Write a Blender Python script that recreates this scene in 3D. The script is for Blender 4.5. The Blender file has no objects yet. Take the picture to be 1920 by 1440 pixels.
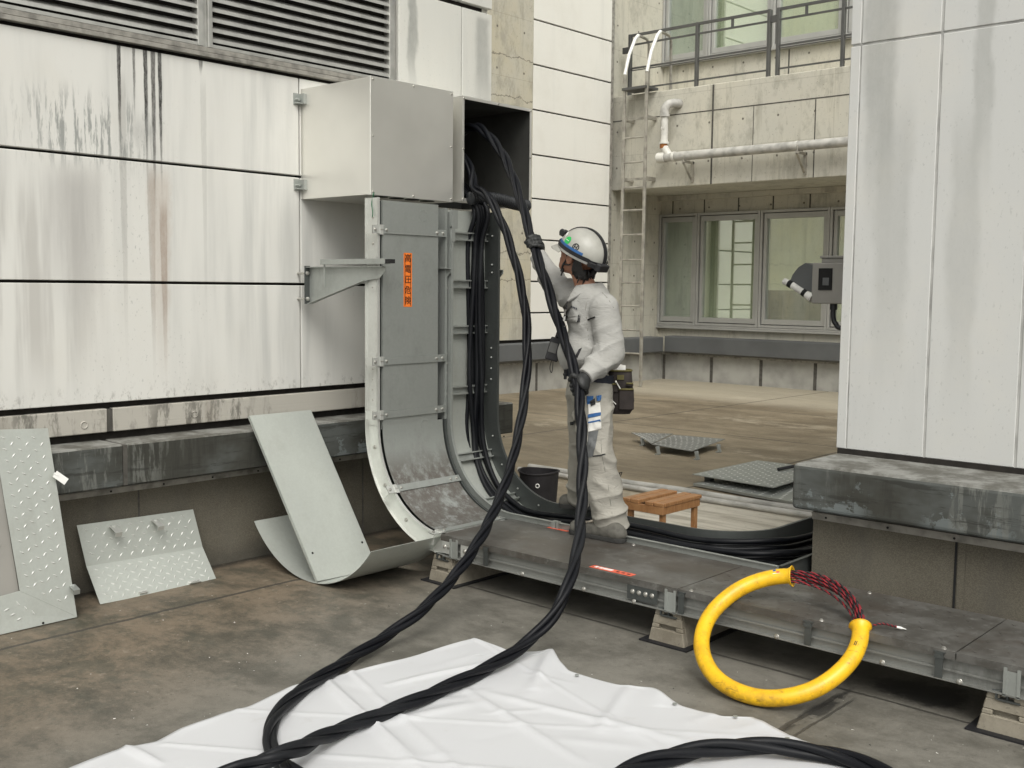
import bpy, bmesh, math, random
import numpy as np
from mathutils import Vector, Matrix
random.seed(7)
# ---------------------------------------------------------------- camera, world, sun
S = bpy.context.scene
CX, CY, FPX = 960.0, 720.0, 2033.786
RM = np.array([[0.7416452235862186, -0.06727312868813044, 0.6674104348062427],
               [0.670714933180458, 0.059255574042501175, -0.7393444767857722],
               [0.010190227695268499, 0.9959734449780294, 0.08906770547238028]])
CAM = np.array([0.0, 0.0, 1.63])
def P(px, py, ax, val):
    """point of the place seen at photograph pixel (px,py) on the plane ax=val"""
    d = RM @ np.array([px-CX, CY-py, -FPX]); i = 'xyz'.index(ax)
    return CAM + d*((val-CAM[i])/d[i])
FW = np.array([-0.6701, 0.7423, 0.0]); RT = np.array([0.7423, 0.6701, 0.0])
def D(px, py, dep):
    """same, at horizontal distance dep in front of the camera"""
    d = RM @ np.array([px-CX, CY-py, -FPX])
    return CAM + d*(dep/(d @ FW))
cam = bpy.data.cameras.new("camera"); co = bpy.data.objects.new("camera", cam)
S.collection.objects.link(co)
co.matrix_world = Matrix([list(RM[0])+[CAM[0]], list(RM[1])+[CAM[1]], list(RM[2])+[CAM[2]], [0, 0, 0, 1]])
cam.sensor_width = 36; cam.lens = 36*FPX/1920; cam.clip_start = 0.05; cam.clip_end = 400
S.camera = co
S.render.resolution_x = 1024; S.render.resolution_y = 768
SUN_DIR = Vector((0.50, -0.46, 0.82)).normalized()
W = bpy.data.worlds.new("World"); S.world = W; W.use_nodes = True
wt = W.node_tree; wt.nodes.clear()
sky = wt.nodes.new('ShaderNodeTexSky'); sky.sky_type = 'NISHITA'; sky.sun_disc = False
sky.sun_elevation = math.asin(SUN_DIR.z); sky.sun_rotation = math.atan2(SUN_DIR.x, SUN_DIR.y)
sky.air_density = 1.0; sky.dust_density = 4.0; sky.ozone_density = 0.6
hs = wt.nodes.new('ShaderNodeHueSaturation'); hs.inputs['Saturation'].default_value = 0.06
bg = wt.nodes.new('ShaderNodeBackground'); bg.inputs[1].default_value = 0.15
wo = wt.nodes.new('ShaderNodeOutputWorld')
wt.links.new(sky.outputs[0], hs.inputs['Color']); tn = wt.nodes.new('ShaderNodeMix'); tn.data_type = 'RGBA'; tn.blend_type = 'MULTIPLY'; tn.inputs[0].default_value = 1.0; tn.inputs[7].default_value = (1.0, 0.995, 0.96, 1.0)
wt.links.new(hs.outputs[0], tn.inputs[6]); wt.links.new(tn.outputs[2], bg.inputs[0]); wt.links.new(bg.outputs[0], wo.inputs[0])
sl = bpy.data.lights.new("sun", 'SUN'); sl.energy = 1.25; sl.angle = math.radians(38); sl.color = (1.0, 0.96, 0.88)
so = bpy.data.objects.new("sun", sl); S.collection.objects.link(so)
so.rotation_euler = SUN_DIR.to_track_quat('Z', 'Y').to_euler(); so.location = (0, 0, 20)
S.view_settings.view_transform = 'Standard'; S.view_settings.look = 'None'
S.view_settings.exposure = 0.28; S.view_settings.gamma = 1.0

# ---------------------------------------------------------------- node helper
class V:
    def __init__(s, g, o): s.g, s.o = g, o
    def _m(s, op, b=0.0, c=None): return s.g.math(op, s, b, c)
    def __add__(s, b): return s._m('ADD', b)
    __radd__ = __add__
    def __sub__(s, b): return s._m('SUBTRACT', b)
    def __rsub__(s, b): return s.g.math('SUBTRACT', b, s)
    def __mul__(s, b): return s._m('MULTIPLY', b)
    __rmul__ = __mul__
    def abs(s): return s._m('ABSOLUTE')
    def sat(s): return s.g.math('ADD', s, 0.0, clamp=True)
    def mod(s, b): return s.g.math('FLOORED_MODULO', s, b)
class G:
    def __init__(g, m):
        g.nt = m.node_tree; g.nt.nodes.clear(); g._pos = None
    def n(g, t, **k):
        nd = g.nt.nodes.new(t)
        for a, b in k.items(): setattr(nd, a, b)
        return nd
    def put(g, sock, v):
        if isinstance(v, V): g.nt.links.new(v.o, sock)
        elif isinstance(v, (tuple, list)): sock.default_value = (*v, 1.0) if (len(v) == 3 and sock.type == 'RGBA') else v
        else: sock.default_value = v
    def math(g, op, a, b=0.0, c=None, clamp=False):
        nd = g.n('ShaderNodeMath', operation=op, use_clamp=clamp)
        g.put(nd.inputs[0], a); g.put(nd.inputs[1], b)
        if c is not None: g.put(nd.inputs[2], c)
        return V(g, nd.outputs[0])
    def pos(g):
        if g._pos is None:
            nd = g.n('ShaderNodeNewGeometry'); sp = g.n('ShaderNodeSeparateXYZ'); g.nt.links.new(nd.outputs['Position'], sp.inputs[0])
            g._pos = (V(g, nd.outputs['Position']), V(g, sp.outputs[0]), V(g, sp.outputs[1]), V(g, sp.outputs[2]))
            sn = g.n('ShaderNodeSeparateXYZ'); g.nt.links.new(nd.outputs['Normal'], sn.inputs[0]); g.nz = V(g, sn.outputs[2])
        return g._pos
    def vec(g, x, y, z):
        nd = g.n('ShaderNodeCombineXYZ'); g.put(nd.inputs[0], x); g.put(nd.inputs[1], y); g.put(nd.inputs[2], z); return V(g, nd.outputs[0])
    def noise(g, scale, detail=3.0, rough=0.5, st=None, off=0.0, dist=0.0):
        p, x, y, z = g.pos()
        if st or off:
            st = st or (1, 1, 1); p = g.vec(x*st[0]+off, y*st[1]+off*1.7, z*st[2])
        nd = g.n('ShaderNodeTexNoise'); g.put(nd.inputs['Vector'], p); nd.inputs['Scale'].default_value = scale
        nd.inputs['Detail'].default_value = detail; nd.inputs['Roughness'].default_value = rough; nd.inputs['Distortion'].default_value = dist
        return V(g, nd.outputs[0])
    def step(g, v, a, b):
        nd = g.n('ShaderNodeMapRange', interpolation_type='SMOOTHSTEP'); g.put(nd.inputs[0], v); nd.inputs[1].default_value = a; nd.inputs[2].default_value = b
        return V(g, nd.outputs[0])
    def mix(g, f, a, b):
        nd = g.n('ShaderNodeMix', data_type='RGBA'); g.put(nd.inputs[0], f); g.put(nd.inputs[6], a); g.put(nd.inputs[7], b); return V(g, nd.outputs[2])
    def dots(g, su, sv, r, ou=0.0, ov=0.0):
        p, x, y, z = g.pos(); u = (x+y+ou).mod(su)-su/2; v = (z+ov).mod(sv)-sv/2
        return g.step(g.math('SQRT', u*u+v*v), r, r*0.6)
MATS = {}
def mat(name, fn):
    m = bpy.data.materials.new(name); m.use_nodes = True; g = G(m)
    r = fn(g)
    b = g.n('ShaderNodeBsdfPrincipled'); o = g.n('ShaderNodeOutputMaterial'); g.nt.links.new(b.outputs[0], o.inputs[0])
    g.put(b.inputs['Base Color'], r.get('base', (0.5, 0.5, 0.5))); g.put(b.inputs['Roughness'], r.get('rough', 0.6)); g.put(b.inputs['Metallic'], r.get('metal', 0.0))
    if 'spec' in r: b.inputs['Specular IOR Level'].default_value = r['spec']
    if 'trans' in r: b.inputs['Transmission Weight'].default_value = r['trans']
    if 'alpha' in r: b.inputs['Alpha'].default_value = r['alpha']
    if 'aniso' in r: b.inputs['Anisotropic'].default_value = r['aniso']
    if 'coat' in r: b.inputs['Coat Weight'].default_value = r['coat']
    if 'bump' in r:
        bp = g.n('ShaderNodeBump'); bp.inputs['Distance'].default_value = r.get('bd', 0.003); bp.inputs['Strength'].default_value = r.get('bs', 0.6)
        g.put(bp.inputs['Height'], r['bump']); g.nt.links.new(bp.outputs[0], b.inputs['Normal'])
    MATS[name] = m; return m
def plain(name, col, rough=0.6, metal=0.0, var=0.15, sc=12, bs=0.2, **k):
    c2 = tuple(c*(1-var*2) for c in col)
    def f(g):
        n = g.noise(sc, 4); f2 = g.noise(sc*9, 2)
        return dict(base=g.mix(g.step(n, 0.35, 0.75), col, c2), rough=(n*0.2+(rough-0.1)), metal=metal, bump=f2, bs=bs, bd=0.001, **k)
    return mat(name, f)

def f_panel(base, drips=False, big=None, dirt=1.0):
    def f(g):
        p, x, y, z = g.pos()
        st = g.noise(1.6, 5, 0.6, (1, 1, 0.16)); st2 = g.noise(9, 4, 0.6, (1, 1, 0.07), 3.1); fine = g.noise(70, 3, 0.7); blot = g.noise(2.3, 6, 0.65, None, 7.0)
        grey = (0.40, 0.405, 0.39); c = g.mix(g.step(blot, 0.42, 0.8)*0.4, base, (0.62, 0.60, 0.54))
        m = g.step(st, 0.50, 0.72)*g.step(st2, 0.35, 0.65)
        c = g.mix((m*0.75*dirt).sat(), c, grey)
        sp = g.step(g.noise(75, 3, 0.6, (1, 1, 0.6), 5.0), 0.62, 0.70)*g.step(g.noise(1.3, 3, 0.5, (1, 1, 0.4), 9.0), 0.48, 0.62)
        c = g.mix((sp*0.55*dirt).sat(), c, (0.25, 0.26, 0.25))
        if big:     # broad washed stains with a shape of their own: (u centre, half width, z top, z end, strength)
            u = x+y
            for (uc, hw, z0, z1, s) in big:
                wob = g.noise(5, 4, 0.6, (1, 1, 0.5), uc)-0.5
                t = g.step(z, z1, z1+(z0-z1)*0.5)*g.step(z, z0+0.01, z0-0.03-(.35 if z0 < 2.8 else 0))
                k = g.step((u-uc+wob*0.12).abs(), hw*1.15, hw*0.55)*(0.55+0.8*g.noise(28, 5, .75, (1, 1, .5), uc+5))
                c = g.mix((k*t*s*(0.6+0.8*(st2))).sat(), c, (0.28, 0.285, 0.265))
        if drips:
            for (yc, hw, z0, z1, s, col) in DRIPS:
                wob = g.noise(22, 4, 0.7, (1, 1, 0.5), yc)-0.5
                taper = g.step(z, z1, z0)*0.75+0.35
                k = g.step((y-yc+wob*(0.010 if hw < .03 else .07)).abs()-hw*taper, 0.004 if hw < .03 else .04, -0.002)*g.step(z, z1, z1+(z0-z1)*.6)*g.step(z, z0+0.02, z0-(0 if s > .6 else .12))
                k = k*(0.25+1.3*g.noise(70, 4, 0.85, (1, 1, 0.25), yc+2))
                c = g.mix((k*s).sat(), c, col)
            # scratched patch of moss and washing on the top row
            a = g.noise(34, 5, 0.75, (1, 1, 0.10), 11.0); q = g.step((y-2.75).abs(), 0.5, 0.15)*g.step((z-2.42).abs(), 0.26, 0.06)
            c = g.mix((g.step(a, 0.50, 0.60)*q*0.8).sat(), c, (0.22, 0.23, 0.22))
            q2 = g.step(y, 3.0, 2.4)*g.step(z, 2.3, 1.9)*g.step(z, 1.0, 1.4)
            c = g.mix((q2*g.step(st2, 0.38, 0.62)*0.55).sat(), c, (0.36, 0.345, 0.32)); q3 = g.step((y-2.66).abs(), .22, .05)*g.step(z, 2.28, 2.1)*g.step(z, 1.3, 1.9); c = g.mix((q3*.45*(st2+.4)).sat(), c, (0.33, 0.32, 0.31))
            # grime creeping up from the gap under the lowest panel
            lo = g.step(z, 1.12, 0.99); c = g.mix((lo*g.step(g.noise(26, 5, 0.75, (1, 1, 0.5), 2.0), 0.52, 0.66)*0.5).sat(), c, (0.14, 0.13, 0.11))
        return dict(base=c, rough=0.62, bump=fine*0.5+st2*0.3, bs=0.18, bd=0.002)
    return f
DRIPS = [(2.928, .009, 2.90, 2.20, 1.0, (.03, .028, .025)), (2.94, .02, 2.75, 1.05, .35, (.25, .24, .22)), (3.013, .006, 2.90, 2.45, .8, (.05, .045, .04)),
         (3.08, .010, 2.90, 2.10, 1.0, (.03, .028, .025)), (3.124, .011, 2.90, 1.9, .9, (.06, .055, .05)), (3.165, .009, 2.90, 2.05, 1.0, (.03, .028, .025)),
         (3.10, .02, 2.28, 1.0, .45, (.22, .18, .15)), (3.15, .045, 2.28, 1.0, .38, (.42, .33, .26)), (3.17, .02, 2.1, 1.0, .5, (.25, .17, .12)), (3.417, .013, 2.90, 2.78, .8, (.1, .095, .09)), (3.43, .016, 2.8, 1.3, .30, (.3, .3, .28)),
         (3.05, .05, 2.55, 2.29, .35, (.25, .25, .24)), (2.70, .09, 2.28, 1.1, .22, (.35, .33, .30))]
mat('panel_near', f_panel((0.655, 0.65, 0.615), True, None, 0.8))
mat('panel_far', f_panel((0.72, 0.71, 0.66), False, None, 0.35))
mat('panel_end', f_panel((0.60, 0.60, 0.56), False, [(-0.43, .05, 3.7, 2.86, .75), (0.24, .085, 3.53, 2.86, .55)], 0.5))
mat('panel_pillar', f_panel((0.545, 0.55, 0.535), False, [(2.93, .09, 3.6, 1.85, .60), (3.02, .10, 2.7, 0.9, .30), (3.43, .05, 3.5, 1.9, .42), (3.37, .08, 2.6, .85, .3), (3.66, .025, 3.2, 0.9, .5)], 0.55))
def f_conc(base, dark, hole=True, warm=(0.46, 0.42, 0.31), joint=None):
    def f(g):
        p, x, y, z = g.pos()
        a = g.noise(0.9, 6, 0.65); b = g.noise(4, 6, 0.7, (1, 1, 0.6), 4.0); s = g.noise(5, 5, 0.65, (1, 1, 0.1), 8.0); fi = g.noise(60, 3, 0.7)
        c = g.mix(g.step(a, 0.35, 0.7), base, warm); c = g.mix(g.step(b, 0.50, 0.68)*0.6, c, dark); c = g.mix(g.step(s, 0.52, 0.66)*0.55, c, dark); c = g.mix(g.step(g.noise(14, 5, .75, (1, 1, .4), 17.0), .56, .66)*.4, c, dark)
        pit = g.step(g.noise(38, 2, 0.6, None, 1.0), 0.68, 0.74); c = g.mix(pit*0.6, c, (0.12, 0.11, 0.09))
        h = fi*0.3-pit*0.5
        if hole:
            dt = g.dots(0.60, 0.60, 0.022, 0.1, 0.25); c = g.mix(dt*0.85, c, (0.09, 0.08, 0.065)); h = h-dt*2
            jo = g.step(((x+y+0.4).mod(1.8)-0.9).abs(), 0.006, 0.002)*0.5+g.step(((z+0.2).mod(0.9)-0.45).abs(), 0.006, 0.002)*0.6
            c = g.mix(jo.sat()*0.6, c, (0.2, 0.18, 0.14))
        return dict(base=c, rough=0.85, bump=h, bs=0.5, bd=0.004)
    return f
mat('concrete_raw', f_conc((0.50, 0.485, 0.42), (0.31, 0.295, 0.245), warm=(0.54, 0.515, 0.43)))
def f_crack(g):
    r = f_conc((0.46, 0.44, 0.37), (0.28, 0.265, 0.22))(g); p, x, y, z = g.pos(); w = (g.noise(3.5, 6, .7, None, 9.0)-.5)*.28; c = r['base']
    for z0 in (6.0, 5.05, 4.45, 2.15, 1.75): c = g.mix(g.step((z-z0+w).abs(), .012, .003)*.75, c, (.10, .09, .075))
    r['base'] = c; return r
mat('concrete_column', f_crack)
def f_band(g):
    p, x, y, z = g.pos()
    s = g.noise(14, 6, 0.75, (1, 1, 0.25)); b = g.noise(1.1, 4, 0.6, None, 3.0); pl = g.noise(8, 4, 0.7, (0.3, 0.3, 9))
    m = g.step(s, 0.48, 0.6)*g.step(b, 0.38, 0.6)
    c = g.mix(m*0.85, (0.42, 0.40, 0.355), (0.10, 0.095, 0.08)); c = g.mix(g.step(pl, 0.62, 0.7)*0.4, c, (0.14, 0.13, 0.11))
    c = g.mix(g.step(g.noise(2.2, 4, 0.6, (1, 1, .2), 6.0), 0.5, 0.65)*0.5, c, (0.2, 0.175, 0.14))
    return dict(base=c, rough=0.85, bump=s+pl, bs=0.5, bd=0.003)
mat('concrete_band', f_band)
def f_coping(g):
    p, x, y, z = g.pos()
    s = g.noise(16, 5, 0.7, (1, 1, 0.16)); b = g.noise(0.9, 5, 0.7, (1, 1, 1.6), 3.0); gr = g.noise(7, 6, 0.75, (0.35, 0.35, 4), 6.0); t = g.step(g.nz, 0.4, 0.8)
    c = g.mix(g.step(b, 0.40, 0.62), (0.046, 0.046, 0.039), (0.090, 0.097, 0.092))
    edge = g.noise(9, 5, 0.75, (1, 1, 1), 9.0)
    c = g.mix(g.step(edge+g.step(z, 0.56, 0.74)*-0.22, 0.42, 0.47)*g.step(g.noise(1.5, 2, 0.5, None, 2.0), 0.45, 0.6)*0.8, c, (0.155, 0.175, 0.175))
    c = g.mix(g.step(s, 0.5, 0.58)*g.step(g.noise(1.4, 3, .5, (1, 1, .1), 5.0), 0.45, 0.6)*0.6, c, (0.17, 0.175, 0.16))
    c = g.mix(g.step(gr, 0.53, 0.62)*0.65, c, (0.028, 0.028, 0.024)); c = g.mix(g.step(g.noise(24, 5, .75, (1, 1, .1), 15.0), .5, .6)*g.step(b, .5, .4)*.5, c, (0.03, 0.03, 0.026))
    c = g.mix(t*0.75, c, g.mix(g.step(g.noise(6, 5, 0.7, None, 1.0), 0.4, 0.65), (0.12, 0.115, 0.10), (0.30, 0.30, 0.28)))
    return dict(base=c, rough=0.85, bump=gr+edge*0.5, bs=0.4, bd=0.003, spec=0.25)
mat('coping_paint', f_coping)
def f_plinth(g):
    a = g.noise(1.1, 5, 0.65); s = g.noise(220, 2, 0.8, (1, 1, 1.4)); b = g.noise(4, 5, 0.65, (1, 1, 0.3), 3.0); p, x, y, z = g.pos()
    c = g.mix(g.step(a, 0.35, 0.7), (0.115, 0.105, 0.082), (0.078, 0.068, 0.05)); c = g.mix(g.step(s, 0.42, 0.62)*0.45, c, (0.22, 0.20, 0.155))
    c = g.mix(g.step(b, 0.5, 0.72)*0.5, c, (0.085, 0.08, 0.07)); c = g.mix((g.step(z, 0.16, 0.0)*g.step(a, 0.3, 0.6)*0.7).sat(), c, (0.05, 0.048, 0.04))
    return dict(base=c, rough=0.9, bump=s, bs=0.4, bd=0.003)
mat('plinth_board', f_plinth)
plain('plinth_grey', (0.36, 0.355, 0.325), 0.85, 0, 0.2, 2.5)
plain('coping_grey', (0.11, 0.115, 0.117), 0.6, 0, 0.12, 2)
plain('sealant', (0.085, 0.08, 0.07), 0.8, 0, 0.2, 20)
plain('gap_dark', (0.02, 0.017, 0.014), 0.95, 0, 0.2, 20)
plain('aluminium', (0.52, 0.52, 0.49), 0.45, 0.6, 0.14, 9)
plain('aluminium_strip', (0.36, 0.345, 0.31), 0.5, 0.35, 0.25, 14)
plain('frame_grey', (0.36, 0.36, 0.34), 0.45, 0.35, 0.07, 3)
plain('window_frame', (0.42, 0.42, 0.40), 0.45, 0.3, 0.06, 3)
plain('rail_steel', (0.12, 0.12, 0.115), 0.5, 0.5, 0.1, 6)
plain('ladder_steel', (0.42, 0.40, 0.35), 0.45, 0.5, 0.2, 8)
plain('ladder_bright', (0.80, 0.80, 0.77), 0.35, 0.2, 0.05, 8)  # pale steel: bright fittings, plus painted-in light on handrails and far treads
def f_galv(base, dark, rough=0.42, metal=0.75, dirt=0.5):
    def f(g):
        p, x, y, z = g.pos()
        vo = g.n('ShaderNodeTexVoronoi'); vo.inputs['Scale'].default_value = 90; g.put(vo.inputs['Vector'], p)
        se = g.n('ShaderNodeSeparateColor'); g.nt.links.new(vo.outputs['Color'], se.inputs[0]); sp = V(g, se.outputs[0])
        a = g.noise(3, 6, 0.7); b = g.noise(11, 5, 0.7, (1, 1, 0.4), 5.0)
        c = g.mix(sp*0.18, base, tuple(q*1.25 for q in base)); c = g.mix((g.step(a, 0.42, 0.7)*g.step(b, .35, .65)*dirt).sat(), c, dark)
        return dict(base=c, rough=a*0.25+(rough-0.1), metal=metal, bump=sp*0.2+b*0.4, bs=0.06, bd=0.001)
    return f
mat('galvanised', f_galv((0.385, 0.405, 0.385), (0.24, 0.248, 0.228), 0.45, 0.62))
mat('galvanised_worn', f_galv((0.25, 0.255, 0.24), (0.12, 0.12, 0.108), 0.5, 0.45, 0.8))
mat('galvanised_bright', f_galv((0.60, 0.61, 0.58), (0.38, 0.38, 0.35), 0.45, 0.6, 0.4))
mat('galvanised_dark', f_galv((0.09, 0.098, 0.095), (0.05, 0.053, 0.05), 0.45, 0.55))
mat('galvanised_plate', f_galv((0.48, 0.505, 0.47), (0.36, 0.365, 0.33), 0.42, 0.45, 0.4))
plain('tread_metal', (0.60, 0.61, 0.585), 0.4, 0.1, 0.05, 9)  # rubbed tread tops, with their highlights put into the paler colour
def f_wcover(g):
    a = g.noise(3.5, 7, 0.75); b = g.noise(13, 6, 0.75, None, 4.0); s = g.noise(30, 4, 0.7, (0.25, 1, 1), 2.0)
    c = g.mix(g.step(a, 0.42, 0.62), (0.075, 0.071, 0.063), (0.125, 0.122, 0.113)); c = g.mix(g.step(b, 0.55, 0.66)*0.5, c, (0.20, 0.20, 0.185))
    c = g.mix(g.step(g.noise(1.6, 5, 0.7, None, 9.0), 0.48, 0.62)*0.6, c, (0.062, 0.050, 0.040)); c = g.mix(g.step(s, .6, .68)*.3, c, (0.2, 0.2, 0.185))
    return dict(base=c, rough=a*0.35+0.25, metal=0.15, bump=b, bs=0.15, bd=0.002)
mat('weathered_cover', f_wcover)
def f_stain_cover(g):
    p, x, y, z = g.pos(); r = f_galv((0.36, 0.38, 0.36), (0.23, 0.225, 0.21))(g)
    low = g.step(z, 0.72, 0.50); n = g.noise(7, 6, 0.75, (1, 1, 0.5), 1.0)
    n2 = g.noise(18, 6, 0.75, None, 6.0); c = g.mix((low*g.step(n, 0.32, 0.55)*0.85).sat(), r['base'], (0.13, 0.11, 0.095)); c = g.mix((low*g.step(n2, 0.5, 0.66)*0.6).sat(), c, (0.42, 0.44, 0.43))
    r['base'] = c; r['metal'] = 0.5; return r
mat('stained_cover', f_stain_cover)
def f_steel(g):
    br = g.noise(60, 3, 0.6, (1, 1, 14)); a = g.noise(2, 3, 0.5)
    return dict(base=g.mix(g.step(a, 0.3, 0.8), (0.82, 0.81, 0.76), (0.72, 0.71, 0.665)), rough=br*0.08+0.30, metal=0.72, bump=br, bs=0.02, bd=0.0005)
mat('stainless', f_steel)
plain('box_inside', (0.06, 0.06, 0.055), 0.6, 0.3, 0.2, 5)
plain('bolt_metal', (0.55, 0.54, 0.5), 0.35, 0.8, 0.2, 40)
plain('hole_dark', (0.012, 0.012, 0.012), 0.9)
def f_cable(g):
    a = g.noise(3, 4); b = g.noise(90, 3); return dict(base=g.mix(g.step(a, 0.4, 0.75), (0.0045, 0.005, 0.007), (0.012, 0.013, 0.015)), rough=a*0.2+0.36, bump=b, bs=0.12, bd=0.001, spec=0.2)
mat('cable_rubber', f_cable)
plain('conduit_black', (0.02, 0.022, 0.025), 0.4)
def f_yellow(g):
    a = g.noise(11, 6, 0.75); b = g.noise(45, 5, 0.7, (1, 1, 1), 3.0)
    c = g.mix(g.step(a, 0.42, 0.7)*0.6, (0.80, 0.47, 0.012), (0.50, 0.27, 0.015)); c = g.mix(g.step(b, 0.55, 0.64)*g.step(a, 0.42, 0.58)*0.4, c, (0.30, 0.17, 0.025)); p, x, y, z = g.pos(); c = g.mix(g.step(z, .09, .02)*g.step(b, .38, .55)*.35, c, (0.26, 0.16, 0.03)); c = g.mix(g.step(g.noise(30, 4, .7, (.2, 1, 1), 9.0), .62, .68)*.5, c, (0.12, .07, .02))
    return dict(base=c, rough=0.38, bump=b, bs=0.05, bd=0.001)
mat('yellow_hose', f_yellow)
def f_wood(g):
    s = g.noise(9, 6, 0.7, (1, 9, 1)); return dict(base=g.mix(g.step(s, 0.35, 0.7), (0.35, 0.185, 0.08), (0.22, 0.10, 0.038)), rough=0.45, bump=s, bs=0.2, bd=0.001)
mat('stool_wood', f_wood)
plain('red_rope', (0.23, 0.012, 0.02), 0.6); plain('black_rope', (0.015, 0.012, 0.014), 0.6)
plain('bucket_cloth', (0.014, 0.012, 0.014), 0.7, 0, 0.2, 10, 0.5)
def f_block(g):
    a = g.noise(7, 6, 0.7); b = g.noise(70, 3, 0.7); c = g.mix(g.step(a, 0.35, 0.7), (0.27, 0.245, 0.195), (0.17, 0.15, 0.115)); c = g.mix(g.step(b, 0.6, 0.7)*0.5, c, (0.06, 0.055, 0.05))
    return dict(base=c, rough=0.9, bump=b, bs=0.5, bd=0.002)
mat('block_concrete', f_block)
def f_floor(g):
    p, x, y, z = g.pos()
    med = g.noise(1.7, 12, 0.80, (1, 1.3, 1), 5.0, 0.15); fine = g.noise(13, 10, 0.82, None, 8.0); sp = g.noise(120, 3, 0.7)
    nearL = g.step(x*-1.0-y*0.25, 2.7, 4.0)          # reddish brown weathering on the left half
    c = g.mix(g.step(med, 0.38, 0.62), (0.10, 0.095, 0.08), (0.185, 0.176, 0.152))
    br = g.mix(g.step(med, 0.38, 0.60), (0.060, 0.053, 0.037), (0.175, 0.135, 0.092)); br = g.mix(g.step(fine, 0.52, 0.62)*0.5, br, (0.215, 0.175, 0.125)); br = g.mix(g.step(g.noise(3.5, 8, .78, None, 21.0), 0.50, 0.60)*0.6, br, (0.050, 0.050, 0.034))
    c = g.mix(nearL*0.9, c, br)
    far = g.step(y, 5.9, 6.9)                        # rear terrace: dry cream screed with brown wet-looking areas
    st = g.noise(0.9, 10, 0.76, (0.6, 1.4, 1), 12.0, 0.1); fc = g.mix(g.step(st, 0.40, 0.62), (0.15, 0.12, 0.078), (0.26, 0.215, 0.147)); fc = g.mix(g.step(g.noise(0.5, 9, 0.76, (1, 1.6, 1), 15.0), 0.55, 0.64)*0.6, fc, (0.42, 0.37, 0.28))
    fc = g.mix(g.step(fine, 0.56, 0.70)*0.35, fc, (0.12, 0.095, 0.06)); fc = g.mix(g.step(y, 13.3, 14.3)*0.6, fc, (0.46, 0.42, 0.33))
    c = g.mix(far, c, fc)
    cr = g.step(y, 4.95, 5.05)*g.step(y, 7.3, 7.0)*g.step(x, -5.2, -4.4)         # pale strip beyond the trays
    c = g.mix(cr*0.85, c, g.mix(g.step(g.noise(3, 5, .7, (.3, 3, 1), 3.0), 0.42, 0.62), (0.62, 0.585, 0.50), (0.36, 0.33, 0.27)))
    c = g.mix(g.step(fine, 0.58, 0.66)*0.35, c, (0.33, 0.30, 0.25)); c = g.mix(g.step(g.noise(24, 7, .8, None, 41.0), .42, .34)*.45, c, (0.035, 0.032, 0.026)); c = g.mix(g.step(sp, 0.60, 0.70)*0.35, c, (0.06, 0.055, 0.045))
    w = (fine-0.5)*0.022+(g.noise(3, 4, .6, None, 4.0)-0.5)*0.02
    def line(v, hw, soft=0.004): return g.step((v+w).abs(), hw+soft, hw)
    j1 = line(x+4.83, 0.011); j2 = line(y-4.135+(x+2)*0.01, 0.007)*g.step(x, -4.2, -4.0); j3 = line(x+1.865, 0.009)*g.step(y, 4.1, 4.0)
    j4 = line(x+1.80, 0.004)*g.step(y, 4.1, 4.0); j5 = line(y-10.6, 0.012)+line(x+7.9, 0.012)*far+line(y-6.05, 0.006)*far+line(y-13.1, .01)+line(y-5.75, .006)
    j = (j1+j2+j3+j4+j5).sat(); c = g.mix(j*0.8, c, (0.04, 0.037, 0.032))
    tar = g.step((x+1.85+w*2).abs()+((y-3.85).abs()*0.12), 0.05, 0.03)*g.step(y, 3.4, 3.6)*g.step(g.noise(9, 5, .7, None, 31.0), .42, .5); c = g.mix(tar*0.85, c, (0.025, 0.024, 0.022))
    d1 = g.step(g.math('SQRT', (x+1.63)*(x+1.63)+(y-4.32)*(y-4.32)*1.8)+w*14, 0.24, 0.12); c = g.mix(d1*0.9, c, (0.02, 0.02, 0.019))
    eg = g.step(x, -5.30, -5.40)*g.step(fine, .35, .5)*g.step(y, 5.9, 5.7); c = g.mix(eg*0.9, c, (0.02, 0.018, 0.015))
    return dict(base=c, rough=med*0.35+0.42, bump=fine*0.8+sp*0.6-j*1.5, bs=0.6, bd=0.004)
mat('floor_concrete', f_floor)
def f_tarp(g):
    a = g.noise(5, 4); w = g.noise(400, 1); l = g.noise(7, 6, .7, None, 3.0)
    c = g.mix(g.step(l, 0.58, 0.75)*0.35, (0.55, 0.557, 0.572), (0.44, 0.43, 0.415)); return dict(base=c, rough=0.5, bump=w*0.2+a, bs=0.12, bd=0.002)
mat('white_sheet', f_tarp)
def f_blind(c1, c2):
    def f(g):
        n = g.noise(0.7, 3); p, x, y, z = g.pos(); return dict(base=g.mix(g.step(n, 0.3, 0.7), c1, c2), rough=0.7)
    return f
mat('blind_green', f_blind((0.36, 0.41, 0.375), (0.22, 0.275, 0.26))); mat('blind_cream', f_blind((0.80, 0.80, 0.66), (0.68, 0.70, 0.56)))
def mk_glass():
    m = bpy.data.materials.new('window_glass'); m.use_nodes = True; t = m.node_tree; t.nodes.clear()
    a = t.nodes.new('ShaderNodeBsdfTransparent'); a.inputs[0].default_value = (0.95, 0.98, 0.95, 1); b = t.nodes.new('ShaderNodeBsdfGlossy'); b.inputs['Color'].default_value = (0.90, 0.94, 0.90, 1); b.inputs['Roughness'].default_value = 0.01
    x = t.nodes.new('ShaderNodeMixShader'); x.inputs[0].default_value = 0.30; o = t.nodes.new('ShaderNodeOutputMaterial'); t.links.new(a.outputs[0], x.inputs[1]); t.links.new(b.outputs[0], x.inputs[2]); t.links.new(x.outputs[0], o.inputs[0]); MATS['window_glass'] = m
mk_glass()
plain('room_dark', (0.05, 0.055, 0.05), 0.9)
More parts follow.
